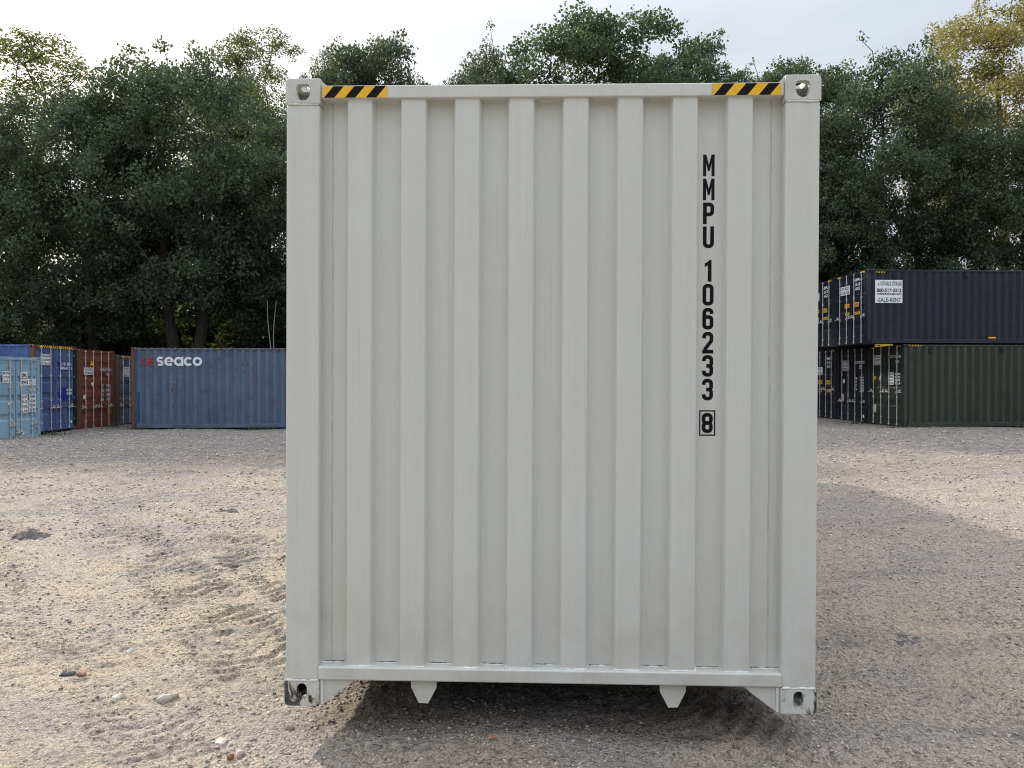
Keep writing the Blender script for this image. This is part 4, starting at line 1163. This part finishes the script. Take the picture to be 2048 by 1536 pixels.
def make_tree_meshes(seed, H, Rw, zc0, boughs, per_bough, per, lo, hi, br=(1.25, 1.9), cr=(0.45, 0.8), lean=0.0, fork=False, hollow=0.45, spray=0):
    """crown and trunk meshes of one tree of height H, crown radius Rw, crown starting at zc0"""
    rng = np.random.default_rng(seed)
    zmid = (H + zc0) / 2; hz = (H - zc0) / 2
    B = []; tries = 0
    lob = [(rng.uniform(0, 2 * np.pi), rng.uniform(-0.7, 0.9), rng.uniform(0.10, 0.26)) for _ in range(9)]
    while len(B) < boughs and tries < boughs * 80:
        tries += 1
        d = rng.normal(0, 1, 3); d /= np.linalg.norm(d)
        if d[2] < -0.9: continue
        r = rng.uniform(hollow, 1.0) ** 0.5
        th = math.atan2(d[1], d[0])
        bulge = 0.9
        for (a, e, k) in lob:
            bulge += k * math.exp(-((math.cos(th - a) - 1) ** 2) * 3 - (d[2] - e) ** 2 * 6)
        p = np.array([d[0] * Rw * r * bulge * 0.86, d[1] * Rw * r * bulge * 0.86, zmid + d[2] * hz * 0.92 * r * min(1.03, bulge)])
        if all(np.linalg.norm((p - q) * np.array([1, 1, 1.5])) > br[0] * 0.98 for q, _ in B):
            B.append((p, rng.uniform(*br)))
    C = []
    for p, rb_ in B:                                      # each bough: an umbrella of leaf clumps
        out_ = np.array([p[0], p[1], 0]); out_ /= np.linalg.norm(out_) + 1e-6
        for k in range(per_bough):
            a = rng.uniform(0, 2 * np.pi); q = rng.uniform(0, 1) ** 0.55
            off = np.array([math.cos(a) * q * rb_, math.sin(a) * q * rb_, rb_ * (0.42 - 0.75 * q * q) + rng.normal(0, 0.12)])
            off[2] -= 0.25 * np.dot(off[:2], out_[:2])
            c_ = p + off
            c_[2] = min(c_[2], H - 0.35)
            C.append((c_, rng.uniform(*cr)))
    for _ in range(spray):                                # shoots that break the outline
        a = rng.uniform(0, 2 * np.pi); k = rng.uniform(0.1, 0.75)
        p = np.array([math.cos(a) * Rw * k, math.sin(a) * Rw * k, zmid + hz * (1 - 0.55 * k * k) + rng.uniform(-0.2, 0.25)])
        C.append((p, rng.uniform(0.28, 0.5)))
    # trunk and limbs
    tr = MB()
    top = np.array([lean, 0.0, zc0 + (H - zc0) * 0.72])
    def trunk_pt(t):
        return np.array([lean * t * t + 0.18 * math.sin(3.1 * t + seed), 0.16 * math.sin(2.3 * t + seed * 2), top[2] * t])
    rb = 0.030 * H * (0.85 if not fork else 1.0)
    nodes = []
    def run(pts, r0, r1, n=8):
        tr.tube(pts, [r0 + (r1 - r0) * (i / (len(pts) - 1)) ** 0.8 for i in range(len(pts))], n, cap=False)
    if fork:
        zf = zc0 * 0.55
        run([(0, 0, -0.6), (0.02, 0, 0.15), (0.05, 0.02, zf * .5), (0.06, 0.02, zf)], rb * 1.25, rb * 0.95, 10)
        for s in (-1, 1):
            pts = [np.array([0.06 + s * 0.06, 0.02, zf - .25])] + [np.array([0.06 + s * (0.18 + 1.1 * t + .25 * math.sin(5 * t)), s * 0.3 * t, zf + (top[2] - zf) * t]) for t in np.linspace(0.06, 1, 7)]
            run(pts, rb * 0.78, rb * 0.22); nodes += pts[2:]
    else:
        pts = [np.array([0, 0, -0.6]), np.array([0, 0, 0.12])] + [trunk_pt(t) for t in np.linspace(0.1, 1, 8)]
        run(pts, rb * 1.1, rb * 0.22, 9); nodes += [q for q in pts if q[2] > zc0 * 0.75]
    order = sorted(range(len(C)), key=lambda i: np.linalg.norm(C[i][0] - np.array([0, 0, C[i][0][2]])))
    limbs = list(nodes)
    for i in order:
        p, r = C[i]
        best = min(limbs, key=lambda q: np.linalg.norm((p - q) * np.array([1, 1, .8])) + (2.0 if q[2] > p[2] + .3 else 0))
        L = np.linalg.norm(p - best)
        if L < 0.15: continue
        m1 = best + (p - best) * 0.5 + np.array([rng.normal(0, .07) * L, rng.normal(0, .07) * L, 0.05 * L])
        m1[:2] *= 0.9
        e = p - np.array([0, 0, r * 0.15])
        r0 = min(0.075, 0.012 + 0.013 * L)
        tr.tube([best, m1, e], [r0, r0 * 0.62, 0.012], 5, cap=False)
        limbs += [m1, e]
    # leaves
    P = []
    for p, r in C:
        n = int(per * (r / cr[1]) ** 2 * rng.uniform(0.8, 1.15))
        d = rng.normal(0, 1, (n, 3)); d /= np.linalg.norm(d, axis=1, keepdims=True)
        rad = rng.uniform(0.15, 1.0, n) ** 0.55
        q = d * rad[:, None] * r * np.array([1.1, 1.1, 0.72])
        q[:, 2] -= 0.28 * (q[:, 0] ** 2 + q[:, 1] ** 2) / max(r, .2)      # sprays droop at their rims
        q += rng.normal(0, 0.05, q.shape)
        # ragged: drop leaves in a few random cones
        for _ in range(3):
            g = rng.normal(0, 1, 3); g /= np.linalg.norm(g)
            q = q[~((q @ g > 0.55 * r) & (rng.random(len(q)) < 0.75))]
        P.append(q + p)
    P = np.concatenate(P)
    V, Fq = leaves(P, rng, lo, hi)
    return V, Fq, tr

PROTO = {}
def proto(key, leafm, **kw):
    V, Fq, tr = make_tree_meshes(**kw)
    PROTO[key] = (np_mesh('crown', V, Fq, leafm), tr.mesh('trunk', BARK, True), kw['H'], kw['Rw'])
proto('dense_a', LEAF, seed=1, H=14, Rw=4.7, zc0=2.2, boughs=62, per_bough=11, per=250, lo=0.085, hi=0.155, fork=True, spray=6)
proto('dense_b', LEAF, seed=2, H=14, Rw=4.3, zc0=1.4, boughs=58, per_bough=11, per=250, lo=0.085, hi=0.155, spray=6)
proto('dense_c', LEAF, seed=3, H=14, Rw=4.9, zc0=1.6, boughs=66, per_bough=11, per=245, lo=0.085, hi=0.15, lean=0.7, spray=5)
proto('lacy_a', LEAF_L, seed=4, H=14, Rw=4.2, zc0=3.0, boughs=54, per_bough=8, per=230, lo=0.06, hi=0.115, br=(1.1, 1.6), cr=(0.4, 0.7), spray=40, hollow=0.3)
proto('lacy_b', LEAF_L, seed=5, H=14, Rw=4.4, zc0=2.6, boughs=56, per_bough=8, per=320, lo=0.065, hi=0.12, br=(1.1, 1.6), cr=(0.45, 0.75), spray=24, hollow=0.3)

TREES = 'trees behind the yard'
def tree(key, px, top_y, d, width_px, label, rot=0.0, leafm=None, group=TREES):
    """a tree whose crown centre stands at photo column px, top at row top_y, at distance d"""
    crown, trunk, H, Rw = PROTO[key]
    x = (px - 1024) / F_PX * d
    zg = float(base_height(np.array([x]), np.array([float(d)]))[0])
    ztop = CAM_Z + (HORIZON - top_y) / F_PX * d
    sz = (ztop - zg) / H
    sw = width_px / F_PX * d / (2 * Rw * 1.08)
    root = empty('broadleaf_tree', (x, d, zg), rot)
    root.scale = (sw, sw, sz)
    tag(root, label, 'tree', group)
    c = link('crown', crown, root); link('trunk', trunk, root)
    if leafm:
        c.material_slots[0].link = 'OBJECT'; c.material_slots[0].material = leafm
    return root
tree('dense_c', -90, 120, 37, 380, 'dark tree cut by the left edge of the photo, above the pale blue container', 0.3)
tree('lacy_a', 75, 95, 44, 560, 'lacy pale tree with thin airy top at the far upper left', 1.0)
tree('dense_b', 180, 165, 35.5, 400, 'dark bushy tree left of the tallest left maple, above the cobalt container', 2.0)
tree('dense_a', 370, 100, 35.0, 470, 'big dark maple with forked trunk above the red container', 0.0)
tree('lacy_b', 530, 88, 50, 420, 'light green airy tree rising behind the forked maple', 0.7)
tree('dense_c', 590, 190, 37.5, 420, 'dark leafy tree against the left edge of the foreground container', 1.6)
tree('dense_b', 765, 62, 44, 310, 'dark round topped tree over the left part of the grey container', 0.8)
tree('lacy_a', 668, 110, 48, 190, 'thin light topped tree beside the left hazard tape', 2.6)
tree('dense_c', 980, 68, 46, 300, 'small rounded crown left of the tallest middle tree', 2.9)
tree('dense_b', 1195, 24, 45, 450, 'tallest middle tree above the grey container', 1.1)
tree('dense_b', 1400, 74, 48, 330, 'dark crown right of the tallest middle tree', 0.2)
tree('dense_b', 1555, 112, 50, 350, 'low dull crown above the right hazard tape', 2.2)
tree('dense_c', 1765, 78, 38, 440, 'broad dark tree right of the grey container', 0.9)
tree('dense_a', 2010, 230, 36, 380, 'dark tree in front of the golden one above the right stack', 2.4)
tree('lacy_b', 2000, 8, 48, 470, 'tall golden autumn tree at the upper right corner', 1.9, LEAF_G)
tree('dense_b', 1660, 320, 36.5, 270, 'lower dark tree beside the right post of the grey container', 2.8)
# the wood goes on to the left of the frame and shades the back of the yard
for px, ty, d, w, k, ro in ((-420, 130, 37, 400, 'dense_b', 0.5), (-760, 120, 38, 420, 'dense_a', 2.2)):
    tree(k, px, ty, d, w, 'dark tree of the wood left of the frame', ro)

# undergrowth: shrubs along the foot of the bank
def shrub_mesh(seed, n_cl, per):
    rng = np.random.default_rng(seed); P = []; st = MB()
    for _ in range(n_cl):
        a = rng.uniform(0, 2 * np.pi); k = rng.uniform(0, 1) ** .6
        p = np.array([math.cos(a) * 1.5 * k, math.sin(a) * 1.2 * k, rng.uniform(0.4, 2.3) * (1 - 0.4 * k * k)])
        r = rng.uniform(0.35, 0.65)
        d = rng.normal(0, 1, (per, 3)); d /= np.linalg.norm(d, axis=1, keepdims=True)
        P.append(p + d * (rng.uniform(0.1, 1, per) ** .55)[:, None] * r * np.array([1, 1, .8]))
        st.tube([(p[0] * .15, p[1] * .15, -0.3), (p[0] * .5, p[1] * .5, p[2] * .5), tuple(p)], [0.035, 0.022, 0.01], 5, cap=False)
    V, Fq = leaves(np.concatenate(P), rng, 0.10, 0.19, 0.2)
    return V, Fq, st
SHR = []
for sd in (21, 22, 23):
    V, Fq, st = shrub_mesh(sd, 44, 170)
    SHR.append((np_mesh('foliage', V, Fq, LEAF_S), st.mesh('stems', BARK, True)))
def shrub(px, d, s, sz, label, i, rot):
    x = (px - 1024) / F_PX * d
    zg = float(base_height(np.array([x]), np.array([float(d)]))[0])
    root = empty('shrub', (x, d, zg), rot); root.scale = (s, s, sz)
    tag(root, label, 'shrub', 'undergrowth below the trees')
    f = link('foliage', SHR[i][0], root); link('stems', SHR[i][1], root)
    if 'dark' in label:
        f.material_slots[0].link = 'OBJECT'; f.material_slots[0].material = LEAF
SPOTS = [(20, 38, 'dark undergrowth above the pale blue container'), (115, 40, 'dark undergrowth above the cobalt container'), (205, 39, 'dark undergrowth above the red container'),
         (290, 41, 'bright green bush left of the forked trunk'), (395, 46, 'sunlit yellowish bush seen through the trunks'), (505, 45, 'sunlit bush right of the forked trunk'),
         (560, 40, 'dark bush against the left post of the grey container'), (1660, 41, 'dark bush above the upper black container'), (1780, 40, 'dark bush above the white sale sign'), (1900, 41, 'dark bush above the upper right stack'), (2030, 40, 'dark bush at the right edge above the stack')]
rs = random.Random(4)
for i, (px, d, lb) in enumerate(SPOTS):
    shrub(px, d, rs.uniform(1.7, 2.3), rs.uniform(1.5, 2.2), lb, i % 3, rs.uniform(0, 6))
# understorey as one far mass behind them, up the bank
def far_wood():
    rng = np.random.default_rng(77); P = []
    for _ in range(1100):
        x = rng.uniform(-62, 62); y = rng.uniform(56, 74)
        zg = float(base_height(np.array([x]), np.array([y]))[0])
        z = zg + rng.uniform(0.2, 6.0) * rng.uniform(0.4, 1); r = rng.uniform(0.7, 1.5); n = 120
        d = rng.normal(0, 1, (n, 3)); d /= np.linalg.norm(d, axis=1, keepdims=True)
        P.append(np.array([x, y, z]) + d * (rng.uniform(.1, 1, n) ** .5)[:, None] * r * np.array([1.1, 1.1, .75]))
    V, Fq = leaves(np.concatenate(P), rng, 0.20, 0.34, 0.2)
    o = link('far_undergrowth', np_mesh('far_undergrowth', V, Fq, LEAF_S))
    o.data.materials[0] = LEAF
    tag(o, 'mass of undergrowth far up the wooded bank', 'undergrowth', kind='stuff')
far_wood()
# two bare stems beside the trunk at the container's edge
pale = plain('pale_bark', (0.30, 0.28, 0.25), 0.8)
for k, (px, lb) in enumerate(((541, 'left one of two thin pale bare stems above the long blue container'), (553, 'right one of two thin pale bare stems above the long blue container'))):
    d = 34.2; x = (px - 1024) / F_PX * d; zg = -0.2
    mb = MB()
    mb.tube([(x + 0.13 * math.sin(t * 5 + k * 1.3), d, zg + 5.3 * t) for t in np.linspace(-0.05, 1, 12)], np.linspace(0.04, 0.018, 12), 6)
    tag(mb.build('bare_stem', pale, None, True), lb, 'sapling', 'bare stems at the edge of the wood')

# ---------------------------------------------------------------- stones and clods
def stone_arrays(rng, n):
    bm = bmesh.new(); bmesh.ops.create_icosphere(bm, subdivisions=1, radius=1)
    bv = np.array([v.co[:] for v in bm.verts]); bf = np.array([[v.index for v in f.verts] for f in bm.faces]); bm.free()
    return bv, bf
def stone_material(name, cols):
    m = NT(name)
    geo = m.n('ShaderNodeNewGeometry')
    r = m.n('ShaderNodeValToRGB'); r.color_ramp.interpolation = 'LINEAR'
    el = r.color_ramp.elements
    el[0].position = 0; el[0].color = cols[0] + (1,); el[1].position = 1; el[1].color = cols[-1] + (1,)
    for i, c in enumerate(cols[1:-1]):
        e = el.new((i + 1) / (len(cols) - 1)); e.color = c + (1,)
    m.l(geo.outputs['Random Per Island'], r.inputs[0])
    nz = m.noise(60, 4, .6)
    m.base(m.mix(m.ramp(nz, .3, .7, 0, .4), r.outputs[0], (0.20, 0.17, 0.14)))
    m.rough(0.9); m.bump(nz, 0.4, 0.004)
    return m.mat
STONE = stone_material('mixed_pebbles', [(0.11, 0.105, 0.105), (0.32, 0.28, 0.24), (0.46, 0.395, 0.32), (0.20, 0.185, 0.18), (0.56, 0.50, 0.44), (0.36, 0.28, 0.22)])
def gravel():
    rng = np.random.default_rng(31)
    bv, bf = stone_arrays(rng, 0)
    n = 52000
    y = 2.7 * (26 / 2.7) ** (rng.random(n) ** 1.25)
    x = rng.uniform(-0.78, 0.78, n) * y
    dens = vnoise(x, y, 0.9, 3, 3) + vnoise(x, y, 0.3, 8, 3) * .7
    keep = (dens + rng.normal(0, .22, n)) > -0.05
    x, y = x[keep], y[keep]; n = len(x)
    s = (0.0016 + 0.0010 * y) * np.exp(rng.normal(0, 0.50, n)); s = np.minimum(np.clip(s, 0.0025, 0.036), 0.003 + 0.0017 * y)
    z = ground_height(x, y)
    V = np.empty((n, len(bv), 3)); 
    a = rng.uniform(0, 2 * np.pi, n); ca, sa = np.cos(a), np.sin(a)
    jit = rng.normal(1, 0.22, (n, len(bv)))
    ex = rng.uniform(0.8, 1.5, n); ez = rng.uniform(0.45, 0.8, n)
    px_ = bv[None, :, 0] * jit * ex[:, None]; py_ = bv[None, :, 1] * jit; pz_ = bv[None, :, 2] * jit * ez[:, None]
    V[..., 0] = x[:, None] + (px_ * ca[:, None] - py_ * sa[:, None]) * s[:, None]
    V[..., 1] = y[:, None] + (px_ * sa[:, None] + py_ * ca[:, None]) * s[:, None]
    V[..., 2] = z[:, None] + pz_ * s[:, None] + s[:, None] * 0.15
    Fq = (bf[None] + (np.arange(n) * len(bv))[:, None, None]).reshape(-1, 3)
    o = link('gravel', np_mesh('gravel', V.reshape(-1, 3), Fq, STONE))
    tag(o, 'loose pebbles scattered over the dirt yard', 'gravel', kind='stuff')
gravel()

def rock(px, py, size, label, colr, flat=0.6, seed=0, cat='stone', name='stone'):
    x, y = at(px, py)
    rng = random.Random(seed)
    bm = bmesh.new(); bmesh.ops.create_icosphere(bm, subdivisions=2, radius=1)
    for v in bm.verts:
        k = 1 + 0.3 * math.sin(v.co.x * 3.1 + seed) * math.cos(v.co.y * 2.7 + seed * 2) + rng.uniform(-.09, .09)
        v.co = Vector((v.co.x * k * size * 0.95, v.co.y * k * size * 0.7, v.co.z * k * size * flat * .8))
    mb = MB(); mb.bm(bm)
    o = mb.build(name, plain(name + '_colour', colr, 0.9, 0, 0.3))
    o.location = (x, y, gz(x, y) + size * flat * 0.35); o.rotation_euler = (0, 0, rng.uniform(0, 6))
    tag(o, label, cat)
    return o
rock(133, 1361, 0.040, 'dark grey stone beside a reddish one at the lower left', (0.06, 0.06, 0.065), .6, 1)
rock(160, 1359, 0.034, 'reddish brown stone beside the dark grey one', (0.26, 0.15, 0.11), .6, 2)
rock(234, 1405, 0.036, 'pale cream stone on the lit dirt at the lower left', (0.48, 0.43, 0.36), .6, 3)
rock(330, 1412, 0.046, 'pale lumpy stone on a dark heap left of the scuffed corner', (0.42, 0.38, 0.33), .7, 4)
rock(348, 1406, 0.028, 'small beige stone leaning on the pale lumpy one', (0.36, 0.30, 0.24), .7, 5)
rock(478, 1518, 0.030, 'pinkish round stone at the bottom edge', (0.42, 0.31, 0.27), .75, 6)
rock(458, 1526, 0.020, 'tiny rust brown stone touching the pinkish one', (0.22, 0.10, 0.05), .8, 7)
rock(440, 1490, 0.036, 'flat pale stone above the pinkish round one', (0.40, 0.37, 0.33), .5, 8)
rock(258, 1310, 0.036, 'bluish grey flat stone on the lit dirt', (0.26, 0.28, 0.29), .4, 9)
rock(578, 1462, 0.022, 'round tan stone just below the scuffed corner', (0.38, 0.31, 0.25), .8, 10)
rock(1436, 1484, 0.015, 'small orange beige pebble in the shadow under the right plate', (0.50, 0.38, 0.27), .7, 11)

def clod(px, py, w, label, seed):
    """a mound of broken damp soil, one continuous lumpy surface whose rim dips into the ground"""
    x0, y0 = at(px, py); n = 56
    U, Vv = np.meshgrid(np.linspace(-1, 1, n), np.linspace(-1, 1, n))
    X = x0 + U * w; Y = y0 + Vv * w * 0.62
    r = np.sqrt(U ** 2 + Vv ** 2)
    lump = vnoise(X, Y, 0.16 * w / .3, seed, 2) * 1.0 + vnoise(X, Y, 0.06, 3, seed) * 0.9 + vnoise(X, Y, 0.022, seed, 7) * 0.55
    Z = ground_height(X, Y) + np.maximum(-0.02, w * 0.17 * (lump + 0.55 - 1.25 * r ** 1.3))
    V = np.stack([(X - x0).ravel(), (Y - y0).ravel(), Z.ravel()], 1)
    k = np.arange(n - 1)[:, None] * n + np.arange(n - 1)[None, :]
    Fq = np.stack([k, k + 1, k + n + 1, k + n], -1).reshape(-1, 4)
    o = link('soil_clod', np_mesh('soil_clod', V, Fq, SOIL), None, (x0, y0, 0))
    tag(o, label, 'soil clod')
SOIL = plain('dark_damp_soil', (0.10, 0.09, 0.083), 0.95, 0, 0.4)
clod(55, 1080, 0.34, 'long dark heap of damp soil at the left edge', 1)
clod(450, 1027, 0.26, 'dark soil clods near the left side of the grey container', 2)
clod(455, 1137, 0.14, 'small dark clod on the lit dirt left of the container', 3)
clod(1822, 1278, 0.16, 'dark clod in the shade right of the container', 4)
clod(290, 1082, 0.10, 'little dark clod between the tyre tracks', 5)

# fallen leaf in the shadow
x, y = at(985, 1492)
mb = MB()
for k in range(5):
    a = R(90 + (k - 2) * 52); l = 0.030 if k != 2 else 0.036
    mb.add([(0, 0, 0.002), (l * .55 * math.cos(a - .35), l * .55 * math.sin(a - .35), 0.006), (l * math.cos(a), l * math.sin(a), 0.001 + 0.004 * (k % 2)), (l * .55 * math.cos(a + .35), l * .55 * math.sin(a + .35), 0.004)], [(0, 1, 2, 3)])
o = mb.build('fallen_leaf', plain('orange_leaf', (0.38, 0.17, 0.09), 0.7))
o.location = (x, y, gz(x, y) + 0.012)
tag(o, 'orange brown fallen leaf in the shadow below the container', 'leaf')

# weeds along the feet of the far containers
def weeds():
    rng = np.random.default_rng(8); V = []; Fq = []
    spots = [(13.55, 26.45, 0.5), (15.5, 26.7, 0.3), (18.0, 26.85, 0.4), (-15.0, 25.0, 0.3), (-13.6, 27.2, 0.4), (-11.0, 27.4, 0.5), (-9.0, 27.5, 0.3), (13.2, 29.0, 0.3), (-14.9, 28.6, 0.3)]
    for (cx, cy, sp) in spots:
        for _ in range(90):
            x = cx + rng.normal(0, sp); y = cy + rng.normal(0, 0.10); z = float(base_height(np.array([x]), np.array([y]))[0])
            h = rng.uniform(0.05, 0.16); a = rng.uniform(0, 6.28); w = 0.012; lx, ly = math.cos(a) * h * .5, math.sin(a) * h * .5
            b = len(V); V += [(x - w * math.sin(a), y + w * math.cos(a), z - .03), (x + w * math.sin(a), y - w * math.cos(a), z - .03), (x + lx + w * .3, y + ly, z + h), (x + lx - w * .3, y + ly, z + h)]
            Fq.append((b, b + 1, b + 2, b + 3))
    o = link('weeds', np_mesh('weeds', np.array(V), np.array(Fq), LEAF_S))
    tag(o, 'sparse weeds at the foot of the far containers', 'weeds', kind='stuff')
weeds()
